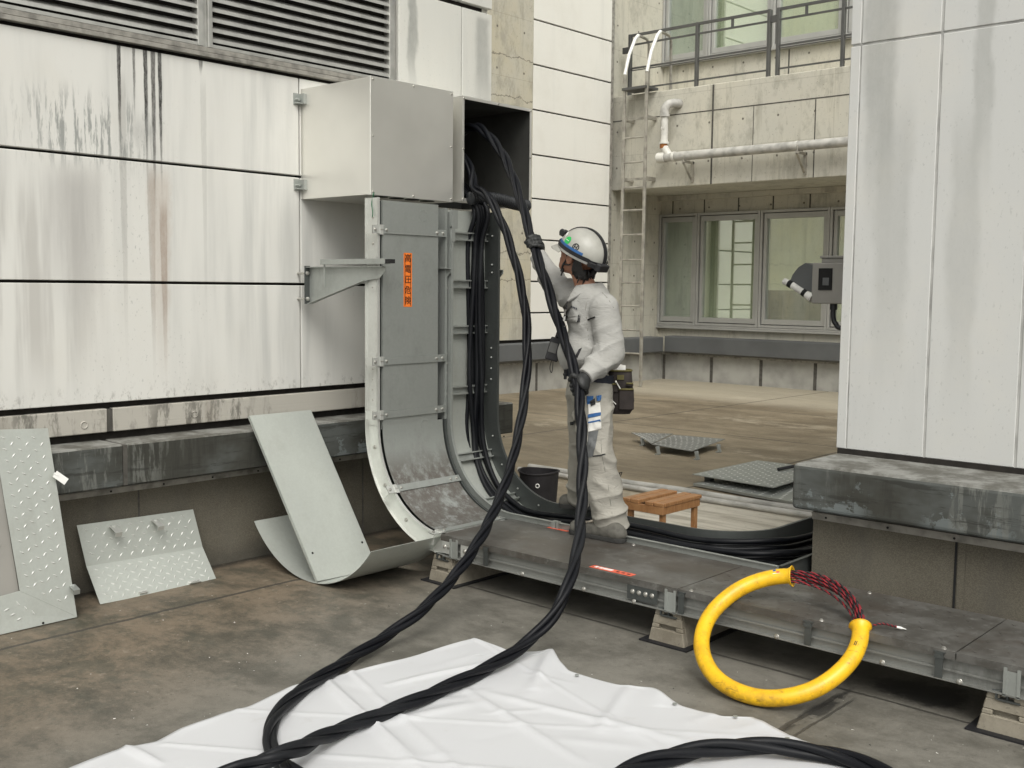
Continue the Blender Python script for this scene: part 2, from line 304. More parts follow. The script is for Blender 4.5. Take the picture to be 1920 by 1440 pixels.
plain('pipe_white', (0.66, 0.65, 0.60), 0.45, 0, 0.12, 6); plain('pipe_grey', (0.50, 0.49, 0.455), 0.5, 0, 0.2, 7); plain('rust', (0.32, 0.12, 0.03), 0.8)
plain('meter_box', (0.30, 0.29, 0.265), 0.5, 0, 0.06, 4)
plain('sticker_orange', (0.85, 0.20, 0.025), 0.5, 0, 0.05); plain('sticker_black', (0.03, 0.012, 0.01), 0.5); plain('sticker_white', (0.8, 0.8, 0.78), 0.5, 0, 0.05)
plain('label_red', (0.75, 0.13, 0.07), 0.5, 0, 0.15, 40); plain('green_wire', (0.01, 0.12, 0.05), 0.5)
# people
def f_cloth(base, dark):
    def f(g):
        a = g.noise(9, 4); w = g.noise(500, 1); st = g.noise(16, 5, 0.7, None, 3.0); w2 = g.noise(14, 3, 0.5, (1, 1, 2.2), 3.0, 0.8)
        c = g.mix(g.step(a, 0.4, 0.75)*0.3, base, dark); return dict(base=g.mix(g.step(st, 0.62, 0.8)*0.35, c, dark), rough=0.9, bump=w*0.03+(w2-0.5).abs()*-3.0, bs=0.45, bd=0.006, spec=0.2)
    return f
mat('work_cloth', f_cloth((0.345, 0.342, 0.325), (0.23, 0.225, 0.20))); mat('trouser_cloth', f_cloth((0.335, 0.322, 0.285), (0.205, 0.19, 0.155)))
plain('joint_grey', (0.46, 0.46, 0.44), 0.7, 0, 0.2, 8); plain('seam_cloth', (0.20, 0.195, 0.17), 0.9)
plain('skin', (0.33, 0.155, 0.095), 0.5, 0, 0.12, 25); plain('hair_black', (0.012, 0.011, 0.011), 0.55, 0, 0.1, 60, 0.6)
plain('glove_black', (0.016, 0.017, 0.017), 0.6, 0, 0.1, 30, 0.4); plain('glove_grey', (0.10, 0.095, 0.085), 0.8)
plain('helmet_shell', (0.37, 0.365, 0.33), 0.35, 0, 0.08, 15); plain('strap_black', (0.012, 0.012, 0.014), 0.6); plain('silver_trim', (0.5, 0.5, 0.48), 0.35, .5)
plain('helmet_green', (0.02, 0.42, 0.09), 0.5); plain('label_blue', (0.03, 0.12, 0.32), 0.5); plain('shoe_grey', (0.115, 0.11, 0.095), 0.8, 0, 0.2, 30); plain('shoe_sole', (0.035, 0.035, 0.033), 0.8); plain('lace_beige', (0.45, 0.40, 0.33), 0.8)
plain('pouch_cloth', (0.020, 0.014, 0.012), 0.8, 0, 0.2, 20, 0.6); plain('olive_trim', (0.11, 0.095, 0.03), 0.8); plain('belt_navy', (0.015, 0.018, 0.03), 0.7); plain('paper_white', (0.78, 0.77, 0.73), 0.8)
# ---------------------------------------------------------------- mesh helpers
class MB:
    """collects geometry in world coordinates, several material slots"""
    def __init__(s): s.v, s.f, s.m = [], [], []
    def add(s, vs, fs, mi=0):
        o = len(s.v); s.v += [tuple(float(c) for c in v) for v in vs]; s.f += [tuple(i+o for i in f) for f in fs]; s.m += [mi]*len(fs); return s
    def box(s, a, b, mi=0):
        x0, y0, z0 = [min(a[i], b[i]) for i in range(3)]; x1, y1, z1 = [max(a[i], b[i]) for i in range(3)]
        return s.add([(x0,y0,z0),(x1,y0,z0),(x1,y1,z0),(x0,y1,z0),(x0,y0,z1),(x1,y0,z1),(x1,y1,z1),(x0,y1,z1)],
                     [(0,3,2,1),(4,5,6,7),(0,1,5,4),(1,2,6,5),(2,3,7,6),(3,0,4,7)], mi)
    def obox(s, c, ax, half, mi=0):
        c = np.array(c, float); A = [np.array(a, float)*h for a, h in zip(ax, half)]
        q = [c+sx*A[0]+sy*A[1]+sz*A[2] for sz in (-1, 1) for sx, sy in ((-1,-1),(1,-1),(1,1),(-1,1))]
        return s.add(q, [(0,3,2,1),(4,5,6,7),(0,1,5,4),(1,2,6,5),(2,3,7,6),(3,0,4,7)], mi)
    def prism(s, poly, d, mi=0):
        """planar polygon (3d points) pushed along vector d"""
        n = len(poly); p = [np.array(q, float) for q in poly]; d = np.array(d, float)
        return s.add(p+[q+d for q in p], [tuple(range(n))[::-1], tuple(range(n, 2*n))]+[(i, (i+1) % n, n+(i+1) % n, n+i) for i in range(n)], mi)
    def tube(s, pts, r, seg=10, mi=0, closed=False, cap=True):
        pts = [np.array(p, float) for p in pts]; n = len(pts); rr = r if hasattr(r, '__len__') else [r]*n
        T = []
        for i in range(n):
            a = pts[(i-1) % n] if (closed or i > 0) else pts[i]; b = pts[(i+1) % n] if (closed or i < n-1) else pts[i]
            t = b-a; T.append(t/max(np.linalg.norm(t), 1e-9))
        u = np.cross(T[0], [0, 0, 1.0]);
        if np.linalg.norm(u) < 1e-3: u = np.cross(T[0], [0, 1.0, 0])
        u /= np.linalg.norm(u); vs = []
        for i in range(n):
            u = u-T[i]*(u @ T[i]); u /= np.linalg.norm(u); w = np.cross(T[i], u)
            for k in range(seg):
                a = 2*math.pi*k/seg; vs.append(pts[i]+rr[i]*(math.cos(a)*u+math.sin(a)*w))
        fs = []
        for i in range(n if closed else n-1):
            j = (i+1) % n
            for k in range(seg): fs.append((i*seg+k, i*seg+(k+1) % seg, j*seg+(k+1) % seg, j*seg+k))
        if cap and not closed: fs += [tuple(range(seg))[::-1], tuple((n-1)*seg+k for k in range(seg))]
        return s.add(vs, fs, mi)
    def cyl(s, a, b, r, seg=12, mi=0): return s.tube([a, b], r, seg, mi)
    def dome(s, c, n, r, h, mi=0, seg=8):
        c = np.array(c, float); n = np.array(n, float); n /= np.linalg.norm(n)
        return s.tube([c, c+n*h*0.7, c+n*h], [r, r*0.9, r*0.45], seg, mi)
    def sweep(s, path, nor, sec, side=(0, 1, 0), mi=0):
        """cross-section (n,s) polygon carried along path; nor = outward normal per point"""
        path = [np.array(p, float) for p in path]; side = np.array(side, float); n = len(sec); vs = []
        for p, q in zip(path, nor):
            for a, b in sec: vs.append(p+np.array(q)*a+side*b)
        fs = [tuple(range(n))[::-1], tuple((len(path)-1)*n+k for k in range(n))]
        for i in range(len(path)-1):
            for k in range(n): fs.append((i*n+k, i*n+(k+1) % n, (i+1)*n+(k+1) % n, (i+1)*n+k))
        return s.add(vs, fs, mi)
def setp(o, label=None, cat=None, group=None, kind=None):
    if label: o['label'] = label
    if cat: o['category'] = cat
    if group: o['group'] = group
    if kind: o['kind'] = kind
    return o
def base_of(parent):
    b = np.zeros(3)
    while parent is not None: b = b+np.array(parent.location); parent = parent.parent
    return b
def obj(name, mb, mats, parent=None, smooth=False, bevel=0.0, loc=None, seg=1):
    me = bpy.data.meshes.new(name)
    if isinstance(mats, str): mats = [mats]
    V_ = np.array(mb.v, float)
    if loc is None: loc = (0, 0, 0) if parent is None else ((V_.min(0)+V_.max(0))/2-base_of(parent))
    off = base_of(parent)+np.array(loc, float)
    me.from_pydata([tuple(v) for v in (V_-off)], [], mb.f)
    for m in mats: me.materials.append(MATS[m])
    me.polygons.foreach_set('material_index', mb.m)
    bm = bmesh.new(); bm.from_mesh(me); bmesh.ops.recalc_face_normals(bm, faces=bm.faces); bm.to_mesh(me); bm.free()
    if smooth:
        me.shade_smooth()
        if smooth == 'auto': me.set_sharp_from_angle(angle=math.radians(40))
    me.update(); o = bpy.data.objects.new(name, me); S.collection.objects.link(o)
    o.location = loc
    if parent is not None: o.parent = parent
    if bevel:
        b = o.modifiers.new('bevel', 'BEVEL'); b.width = bevel; b.segments = seg; b.limit_method = 'ANGLE'; b.angle_limit = math.radians(50); b.harden_normals = False
    return o
def thing(name, label, cat, loc, group=None, kind=None):
    e = bpy.data.objects.new(name, None); e.empty_display_size = 0.1; S.collection.objects.link(e); e.location = tuple(float(c) for c in loc); return setp(e, label, cat, group, kind)
def single(name, mb, mats, label, cat, group=None, kind=None, **k):
    V_ = np.array(mb.v, float); c = (V_.min(0)+V_.max(0))/2; c[2] = V_[:, 2].min()
    return setp(obj(name, mb, mats, None, loc=tuple(c), **k), label, cat, group, kind)
def copy_tree(o, parent=None):
    c = o.copy(); S.collection.objects.link(c); c.parent = parent
    for ch in list(o.children): copy_tree(ch, c)
    return c
def spline(pts, n=12):
    """Catmull-Rom through pts"""
    p = [np.array(q, float) for q in pts]; p = [2*p[0]-p[1]]+p+[2*p[-1]-p[-2]]; out = []
    for i in range(1, len(p)-2):
        for k in range(n):
            t = k/n; a, b, c, d = p[i-1], p[i], p[i+1], p[i+2]
            out.append(0.5*((2*b)+(c-a)*t+(2*a-5*b+4*c-d)*t*t+(3*b-a-3*c+d)*t**3))
    return out+[p[-2]]
def dirs(a, b): v = np.array(b, float)-np.array(a, float); return v/np.linalg.norm(v)

# ---------------------------------------------------------------- ground
g = MB(); g.add([(-70, -60, 0), (60, -60, 0), (60, 70, 0), (-70, 70, 0)], [(0, 1, 2, 3)])
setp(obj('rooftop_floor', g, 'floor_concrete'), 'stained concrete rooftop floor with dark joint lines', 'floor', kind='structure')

# ---------------------------------------------------------------- near building with louvres (left)
XW = -5.45
nb = thing('louvred_building', 'white panelled building with louvres on the left, dark coping and grey plinth', 'building', (XW, 2.5, 0))
Y0, YC = -5.0, 5.785
core = MB(); core.box((-9, Y0, 0), (XW-0.045, YC-0.06, 6.2)); obj('wall', core, 'gap_dark', nb)
end = MB(); end.box((-9, YC-0.058, 0.80), (XW-0.05, YC, 6.2)); obj('end_wall', end, 'panel_far', nb)
rows = [(0.995, 1.626), (1.641, 2.278), (2.293, 2.872)]
for z0, z1 in rows:
    for y0, y1 in ((Y0, 0.2), (0.215, 4.085), (4.095, YC)):
        b = MB(); b.box((XW-0.045, y0, z0), (XW, y1, z1)); obj('cladding_panel', b, 'panel_near', nb, bevel=0.003)
for y0, y1, z0, z1 in ((4.895, 5.476, 2.885, 3.56), (5.486, YC, 2.885, 3.56), (4.895, 5.476, 3.60, 6.2), (5.486, YC, 3.60, 6.2)):
    b = MB(); b.box((XW-0.045, y0, z0), (XW, y1, z1)); obj('cladding_panel', b, 'panel_end', nb, bevel=0.003)
for y0, y1 in ((Y0, 2.82), (2.855, YC)):
    b = MB(); b.box((XW-0.05, y0, 0.836), (XW-0.002, y1, 0.962)); obj('concrete_band', b, 'concrete_band', nb, bevel=0.004)
b = MB()
b.box((XW-0.048, 2.82, 0.838), (XW-0.012, 2.855, 0.958)); obj('sealant_joint', b, 'sealant', nb)
for yy, zz in ((2.691, .885), (3.344, .889), (1.6, .885)):
    b = MB(); b.tube([(XW-.001, yy+.018*math.cos(k*math.pi/10), zz+.018*math.sin(k*math.pi/10)) for k in range(20)], .0035, 6, closed=True); obj('plug', b, 'concrete_band', nb, smooth=True)
for y0, y1 in ((Y0, 2.80), (2.825, YC+0.05)):
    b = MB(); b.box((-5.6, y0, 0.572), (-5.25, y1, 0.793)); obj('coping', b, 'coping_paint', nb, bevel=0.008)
b = MB(); b.box((-5.59, 2.80, 0.575), (-5.258, 2.825, 0.788)); obj('sealant_joint', b, 'sealant', nb)
b = MB(); b.box((-5.60, Y0, 0), (-5.42, YC, 0.56)); obj('plinth', b, 'plinth_board', nb)
b = MB(); b.box((-5.42, Y0, 0.508), (-5.411, YC, 0.542), 0); b.box((-5.42, Y0, 0.534), (-5.404, YC, 0.540), 0)
for k in range(22): b.dome((-5.411, -0.6+k*0.31, 0.522), (1, 0, 0), 0.006, 0.004, 1)
obj('flashing', b, ['aluminium_strip', 'hole_dark'], nb)
b = MB(); b.box((-5.425, 2.968, 0), (-5.4175, 2.977, 0.507)); b.box((-5.425, 4.55, 0), (-5.4175, 4.56, 0.507)); obj('plinth_joint', b, 'sealant', nb)
# louvre units
LZ0, LZ1 = 2.95, 4.6
b = MB(); b.box((XW-0.02, Y0, 2.893), (XW+0.025, 4.845, 2.917)); b.box((XW-0.02, Y0, 2.921), (XW+0.012, 4.845, 2.948)); obj('louvre_sill', b, 'aluminium_strip', nb, bevel=0.002)
for y0, y1 in ((0.0, 3.432), (3.462, 4.842)):
    f = MB()
    f.box((XW-0.05, y0, LZ0), (XW+0.012, y0+0.028, LZ1)); f.box((XW-0.05, y1-0.036, LZ0), (XW+0.012, y1, LZ1)); f.box((XW-0.05, y0+.028, LZ0), (XW+0.008, y1-.036, LZ0+0.02))
    lf = obj('louvre_frame', f, 'aluminium', nb, bevel=0.002)
    s_ = MB(); z = LZ0+0.045
    while z < LZ1:
        s_.prism([(XW-0.045, y0+0.028, z+0.030), (XW-0.002, y0+0.028, z+0.004), (XW+0.003, y0+0.028, z-0.012), (XW+0.0055, y0+0.028, z-0.012), (XW+0.002, y0+0.028, z+0.008), (XW-0.045, y0+0.028, z+0.036)], (0, y1-y0-0.064, 0)); z += 0.056
    obj('louvre_slats', s_, 'aluminium', lf)
b = MB(); b.box((XW-0.04, 3.433, LZ0), (XW-0.005, 3.461, LZ1)); b.box((XW-0.04, 4.845, 2.9), (XW-0.006, 4.87, 6.2)); obj('mullion', b, 'aluminium', nb)

# ---------------------------------------------------------------- pillar building (right)
pb = thing('panelled_pillar', 'grey white panelled pillar on a dark painted ledge at the right', 'building', (-2.0, 5.3, 0))
PY = 5.25; PX0 = -2.478; XR = 3.0
b = MB(); b.box((PX0+0.03, PY+0.03, 0.7), (XR, 8.2, 6.5)); obj('wall', b, 'gap_dark', pb)
cols = [(PX0, -2.428), (-2.421, -2.03), (-2.018, -1.606), (-1.594, -1.19), (-1.178, -0.5), (-.49, 1.2), (1.21, XR)]
for i, (x0, x1) in enumerate(cols):
    for z0, z1 in ((0.82, 2.842), (2.853, 4.6), (4.611, 6.5)):
        b = MB()
        if i == 0: b.box((x0, PY, z0), (x1, 8.2, z1))
        else: b.box((x0, PY, z0), (x1, PY+0.03, z1))
        obj('cladding_panel', b, 'panel_pillar', pb, bevel=0.003)
b = MB()
for x0 in (-2.4245, -2.024, -1.60, -1.184): b.box((x0-0.006, PY+0.004, 0.82), (x0+0.006, PY+0.02, 6.4))
b.box((PX0+.01, PY+0.006, 2.842), (XR, PY+0.02, 2.853)); obj('sealant_joint', b, 'joint_grey', pb)
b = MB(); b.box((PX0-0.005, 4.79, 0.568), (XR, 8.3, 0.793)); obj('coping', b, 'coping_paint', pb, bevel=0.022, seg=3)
b = MB(); b.box((PX0+.01, PY-.006, 0.793), (XR, 8.1, 0.82)); obj('base_joint', b, 'gap_dark', pb)
b = MB(); b.box((-2.432, 4.93, 0), (XR, 8.1, 0.555)); obj('plinth', b, 'plinth_board', pb)
b = MB(); b.box((-2.434, 4.918, 0.505), (XR, 4.93, 0.541)); b.box((-2.434, 4.912, 0.532), (XR, 4.918, 0.541))
for k in range(14): b.dome((-2.36+k*0.31, 4.918, 0.52), (0, -1, 0), 0.006, 0.004, 1)
obj('flashing', b, ['aluminium_strip', 'hole_dark'], pb)
b = MB(); b.box((-1.738, 4.9265, 0), (-1.728, 4.932, 0.504), 0); b.box((-1.722, 4.9255, 0), (-1.69, 4.9315, 0.504), 1); obj('plinth_joint', b, ['hole_dark', 'plinth_board'], pb)

# ---------------------------------------------------------------- far side wall
XF = -11.15
fb = thing('far_side_building', 'distant white panelled wall with raw concrete column behind the worker', 'building', (XF, 13.4, 0))
b = MB(); b.box((-14, 8.5, 0), (XF-0.04, 14.78, 9)); obj('wall', b, 'gap_dark', fb)
b = MB(); b.box((XF-0.3, 8.6, 0.82), (XF, 12.76, 9)); obj('concrete_column', b, 'concrete_column', fb)
zs = [0.80, 1.23, 1.72, 2.37, 3.0, 3.67, 4.35, 5.03, 5.70, 6.38, 7.05, 7.7, 8.4, 9.0]
for z0, z1 in zip(zs, zs[1:]):
    b = MB(); b.box((XF-0.04, 12.775, z0+0.012), (XF-0.005, 14.74, z1-0.012)); obj('cladding_panel', b, 'panel_far', fb, bevel=0.004)
b = MB(); b.box((XF-0.05, 14.74, 0.8), (XF+0.005, 14.80, 9)); obj('corner_trim', b, 'aluminium_strip', fb)
b = MB(); b.box((-11.4, 8.5, 0.50), (-10.99, 16.21, 0.77)); obj('coping', b, 'coping_grey', fb, bevel=0.015)
b = MB(); b.box((-11.4, 8.5, 0), (XF+0.0, 16.38, 0.49)); obj('plinth', b, 'plinth_grey', fb)
b = MB(); b.box((XF, 8.5, 0.44), (XF+0.012, 16.37, 0.468))
for yy in (10.1, 11.0, 11.9, 12.9, 13.85, 14.8, 15.7): b.box((XF, yy, 0), (XF+0.004, yy+0.05, 0.438), 1)
obj('flashing', b, ['aluminium_strip', 'sealant'], fb)

# ---------------------------------------------------------------- rear building with balcony
YB = 16.5
rb = thing('balcony_building', 'raw concrete building with balcony and two rows of green tinted windows at the back', 'building', (-9, YB, 0))
XL, XE = -11.3, -1.0
b = MB(); b.box((-14, 14.80, 0.5), (XL, 17.5, 3.28)); b.box((-14, 14.98, 4.84), (XL-.02, 17.5, 9)); obj('return_wall', b, 'concrete_raw', rb)
b = MB(); b.box((XL, YB, 0.0), (XE, YB+0.3, 0.915)); b.box((XL, YB, 2.96), (XE, YB+0.3, 3.28)); b.box((XL-.02, YB, 4.84), (XE, YB+.3, 5.56)); b.box((XL-.02, YB, 7.6), (XE, YB+.3, 9)); obj('wall', b, 'concrete_raw', rb)
b = MB(); b.box((XL-0.02, 15.0, 3.28), (XE, 17.6, 4.84)); obj('balcony', b, 'concrete_raw', rb, bevel=0.01)
b = MB(); b.box((XL, 14.997, 4.425), (XE, 15.003, 4.442)); b.box((-9.355, 14.996, 3.285), (-9.325, 15.003, 4.83)); b.box((-7.6, 14.996, 3.285), (-7.585, 15.003, 4.42)); b.box((-8.62, 14.997, 3.285), (-8.61, 15.003, 4.42)); obj('balcony_joint', b, 'sealant', rb)
b = MB(); b.box((XL, YB-0.13, 3.19), (XE, YB-0.002, 3.275)); obj('soffit_beam', b, 'concrete_raw', rb)
b = MB()
for px in (1262, 1321, 1385, 1450, 1519, 1590): xx = P(px, 380, 'y', YB)[0]; b.box((xx-0.012, YB-0.004, 2.965), (xx+0.012, YB+0.002, 3.19))
for px in (1480,): xx = P(px, 90, 'y', YB)[0]; b.box((xx-0.012, YB-0.004, 4.9), (xx+0.012, YB+0.002, 5.55))
obj('wall_joint', b, 'sealant', rb)
b = MB(); b.box((-10.985, 16.22, 0.50), (XE, YB+0.05, 0.79)); obj('coping', b, 'coping_grey', rb, bevel=0.015)
b = MB(); b.box((-11.3, 16.39, 0), (XE, 16.499, 0.495)); obj('plinth', b, 'plinth_grey', rb)
b = MB(); b.box((XF+.012, 16.376, 0.445), (XE, 16.39, 0.475))
for px in (1245, 1334, 1427, 1529): xx = P(px, 690, 'y', 16.39)[0]; b.box((xx-0.028, 16.384, 0), (xx+0.028, 16.39, 0.443), 1)
obj('flashing', b, ['aluminium_strip', 'sealant'], rb)
def window(x0, x1, z0, z1, label=None, blind='blind_green', bz=None):
    f = MB(); yo, yi = YB-0.075, YB+0.12; fw = 0.042
    for a, c in (((x0, z0), (x0+fw, z1)), ((x1-fw, z0), (x1, z1)), ((x0+fw, z0), (x1-fw, z0+fw)), ((x0+fw, z1-fw), (x1-fw, z1))): f.box((a[0], yo, a[1]), (c[0], yi, c[1]))
    g0, g1, h0, h1 = x0+fw+.012, x1-fw-.012, z0+fw+.012, z1-fw-.012; sw = 0.058
    for a, c in (((g0, h0), (g0+sw, h1)), ((g1-sw, h0), (g1, h1)), ((g0+sw, h0), (g1-sw, h0+sw*1.5)), ((g0+sw, h1-sw*1.5), (g1-sw, h1))): f.box((a[0], yo+0.03, a[1]), (c[0], yi-.02, c[1]))
    w = obj('window', f, 'window_frame', rb, bevel=0.004)
    if label: w['label'] = label
    p = MB(); p.box((g0+sw, YB, h0+sw*1.5), (g1-sw, YB+0.008, h1-sw*1.5)); obj('pane', p, 'window_glass', w)
    bl = MB(); bl.box((g0+sw-.01, YB+0.05, bz if bz else h0+.02), (g1-sw+.01, YB+0.056, h1-.02)); obj('blind', bl, blind, w)
xs = [-11.72, -10.49, -9.25, -8.0, -6.75, -5.5, -4.25, -3.0]
for i, (x0, x1) in enumerate(zip(xs, xs[1:])):
    if x0 < XL: x0 = XL
    window(x0+.004, x1-.004, 0.99, 2.955, ('dark green window pane beside the ladder', 'pale cream window pane', 'window with raised blind and dark room below', None)[min(i, 3)], ['blind_green', 'blind_cream', 'blind_cream'][min(i, 2)], 1.62 if i == 2 else None)
xs = [-11.60, -10.37, -9.14, -7.88, -6.6, -5.3, -4.0]
for i, (x0, x1) in enumerate(zip(xs, xs[1:])):
    x0 = max(x0, XL-.02); window(x0+.004, x1-.004, 5.61, 7.59, None, 'blind_green' if i == 0 else 'blind_cream')
b = MB(); b.box((XL, YB-0.10, 0.92), (XE, YB+0.12, 0.955)); b.box((XL, YB-0.085, 0.957), (XE, YB+.12, 0.986)); b.box((XL-.02, YB-0.10, 5.562), (XE, YB+0.12, 5.606)); obj('window_sill', b, 'window_frame', rb, bevel=0.003)
b = MB(); b.box((XL-.02, 17.48, 0.0), (XE, 17.5, 3.2)); b.box((XL-.02, 17.42, 4.86), (XE, 17.45, 9)); b.box((XL, 16.8, 0.90), (XE, 17.47, 0.93))
obj('room_interior', b, 'room_dark', rb)
b = MB(); b.box((-9.02, 16.85, 0.93), (-8.3, 17.2, 1.72)); b.box((-8.95, 16.84, 1.0), (-8.9, 16.85, 1.65)); b.box((-8.28, 16.8, .93), (-8.1, 17.0, 1.35)); obj('cabinet', b, 'coping_grey', rb)

# railing on the balcony
rl = thing('balcony_railing', 'thin grey steel railing with three bars along the balcony edge', 'railing', (-9.5, 15.12, 4.84))
Z0 = 4.84
def rail_section(x0, x1, stubs):
    b = MB(); h = 0.016
    for zz, t in ((1.0, .02), (0.845, .014), (0.46, .014), (0.425, .008), (0.12, .012)): b.box((x0, 15.12-t, Z0+zz-t), (x1, 15.12+t, Z0+zz+t))
    for s in stubs: b.box((s-0.02, 15.108, Z0+0.86), (s+0.02, 15.132, Z0+0.98))
    obj('rail_bars', b, 'rail_steel', rl)
for x in (-11.05, -9.735, -8.455, -8.30, -7.26, -6.0, -4.6, -3.2):
    b = MB(); b.box((x-0.023, 15.085, Z0), (x+0.023, 15.155, Z0+1.02)); obj('post', b, 'rail_steel', rl, bevel=0.003)
rail_section(-11.03, -8.47, [-9.1]); rail_section(-8.28, -4.6, [-7.85, -5.4])
b = MB(); b.box((-8.43, 15.10, Z0+.82), (-8.32, 15.14, Z0+.92)); b.box((-11.2, 15.10, Z0+.72), (-11.05, 15.14, Z0+.82)); obj('clamp', b, 'rail_steel', rl)

# ladder
ld = thing('roof_ladder', 'tall grey steel ladder with bent handrails leading up to the balcony', 'ladder', (-10.6, 14.76, 0))
lx = (-10.86, -10.42); ly = 14.72
for x in lx:
    b = MB(); b.box((x-0.026, ly-0.018, 0), (x+0.026, ly+0.018, 5.12)); obj('rail', b, 'ladder_steel', ld, bevel=0.004)
    b = MB(); b.tube([(x, ly, 5.12), (x+0.02, 14.80, 5.45), (x+.04, 14.93, 5.72), (x+.04, 15.02, 5.80)], 0.03, 10); obj('handrail', b, 'ladder_bright', ld, smooth='auto')  # slanted front piece coloured paler than its post to look lit
    b = MB(); b.tube([(x+.04, 15.02, 5.80), (x+.06, 15.24, 5.77), (x+.06, 15.3, 5.7), (x+.06, 15.32, 4.84)], 0.024, 8); obj('handrail_post', b, 'ladder_steel', ld, smooth='auto')
for px_y in (258, 304, 351, 394, 440, 487, 530, 574, 619, 663): 
    z = P(1190, px_y, 'y', ly)[2]; b = MB(); b.cyl((lx[0], ly, z), (lx[1], ly, z), 0.016, 8); obj('rung', b, 'ladder_steel', ld, smooth='auto')
b = MB(); b.box((lx[0]-.02, ly-0.05, 4.86), (lx[1]+.02, 15.02, 4.90)); obj('top_step', b, 'rail_steel', ld)
for z in (4.40, 3.42):
    b = MB()
    for x in lx: b.box((x-0.02, ly, z-0.03), (x+0.02, 15.0 if z > 1 else 15.5, z+0.03))
    b.box((lx[0], ly+0.05, z-0.02), (lx[1], ly+0.07, z+0.02)); obj('wall_bracket', b, 'ladder_steel', ld)

# drain pipe on the balcony front
dp = thing('drain_pipe', 'white and grey drain pipe bracketed along the concrete balcony front', 'pipe', (-9, 14.8, 3.75))
py = 14.80
b = MB(); b.cyl((-10.15, py, 3.735), (-3.0, py, 3.735), 0.072, 20); obj('horizontal_pipe', b, 'pipe_grey', dp, smooth='auto')
b = MB(); b.cyl((-10.11, py, 3.95), (-10.11, py, 4.42), 0.058, 18); obj('vertical_pipe', b, 'pipe_white', dp, smooth='auto')
b = MB(); b.tube(spline([(-10.11, py, 4.40), (-10.11, py, 4.50), (-10.06, 14.84, 4.58), (-9.98, 14.93, 4.60), (-9.96, 15.0, 4.60)], 5), 0.07, 16); b.cyl((-10.11, py, 4.38), (-10.11, py, 4.42), 0.08, 18); obj('elbow', b, 'pipe_grey', dp, smooth='auto')
b = MB(); b.tube([(-10.11, py, 3.98), (-10.11, py, 3.90), (-10.0, py, 3.75)], 0.062, 16, 0); b.cyl((-10.11, py, 3.95), (-10.11, py, 3.985), 0.078, 18, 0); b.cyl((-10.22, py, 3.735), (-10.08, py, 3.735), 0.085, 18, 0); b.cyl((-9.93, py, 3.735), (-9.89, py, 3.735), 0.082, 18, 0); b.tube([(-10.115, py-.003, 3.955), (-10.115, py-.003, 3.88)], .064, 12, 1); obj('tee_joint', b, ['pipe_white', 'rust'], dp, smooth='auto')
b = MB(); b.cyl((-7.78, py, 3.735), (-7.75, py, 3.735), 0.078, 18); b.cyl((-10.14, py, 4.19), (-10.08, py, 4.19), 0.062, 12); obj('collar', b, 'pipe_white', dp, smooth='auto')
for x in (-9.68, -7.72):
    b = MB(); b.box((x-0.02, py-0.10, 3.62), (x+0.02, 15.0, 3.655)); b.box((x-0.02, 14.96, 3.33), (x+0.02, 15.0, 3.655)); b.obox((x, 14.85, 3.48), ((1,0,0), dirs((0, 14.72, 3.62), (0, 14.98, 3.35)), np.cross((1,0,0), dirs((0,14.72,3.62),(0,14.98,3.35)))), (0.018, 0.19, 0.008)); b.tube([(x, py-.078, 3.65), (x, py-.078, 3.735), (x, py, 3.812), (x, py+.078, 3.735), (x, py+.078, 3.65)], 0.008, 6); obj('pipe_bracket', b, 'ladder_steel', dp)

# control box beside the pillar
EY = 6.5
eb = thing('control_box', 'grey metal control box with dark window and rounded side hood beside the pillar', 'control box', (-3.1, EY, 1.4))
e0 = P(1523, 493, 'y', EY); e1 = P(1573, 570, 'y', EY)
b = MB(); b.box((e0[0], EY, e1[2]), (-2.62, EY+0.22, e0[2])); obj('housing', b, 'meter_box', eb, bevel=0.006)
w0 = P(1536, 503, 'y', EY); w1 = P(1560, 544, 'y', EY)
b = MB(); b.box((w0[0], EY-0.006, w1[2]), (w1[0], EY-0.001, w0[2]), 0); b.box((w0[0]+.03, EY-0.008, w1[2]+.03), (w1[0]-.02, EY-0.006, w0[2]-.06), 1); obj('viewing_window', b, ['hole_dark', 'coping_grey'], eb)
b = MB(); pts = [P(1524, 497, 'y', EY+.03)]+[P(q, w, 'y', EY+.03) for q, w in ((1510, 493), (1497, 501), (1486, 515), (1481, 528), (1500, 540), (1523, 548))]; b.prism(pts, (0, 0.12, 0)); obj('side_hood', b, 'coping_grey', eb)
b = MB(); q = [P(a, c, 'y', EY+.02) for a, c in ((1470, 527), (1484, 534), (1498, 543), (1510, 551), (1523, 559))]
b.tube(q, [.022, .023, .021, .023, .03], 12, 0)
for i in (1, 3): b.tube([q[i]-.4*(q[i]-q[i-1]), q[i]+.1*(q[i+1]-q[i])], .0245, 12, 1)
obj('insulated_pipe', b, ['paper_white', 'hole_dark'], eb, smooth='auto')
b = MB(); a = P(1543, 490, 'y', EY+.05); c = P(1570, 480, 'y', EY+.05); b.box((a[0], EY+.03, e0[2]), (-2.7, EY+.1, e0[2]+.03)); b.box((a[0]-.01, EY+.02, e0[2]+.03), (-2.7, EY+.11, e0[2]+.045)); obj('top_bracket', b, 'meter_box', eb, bevel=.003)
b = MB(); a = P(1563, 572, 'y', EY+.06); b.tube(spline([a, a+np.array([0, 0, -.07]), a+np.array([.02, 0, -.12]), a+np.array([.09, 0, -.15]), a+np.array([.5, 0, -.15])], 6), .016, 10); b.tube([a+np.array([0, 0, .01]), a+np.array([0, 0, -.03])], .024, 10); obj('flexible_conduit', b, 'conduit_black', eb, smooth='auto')
b = MB(); b.box((-2.70, EY+.08, 1.2), (-2.475, EY+.14, 1.9)); obj('mounting_arm', b, 'meter_box', eb)
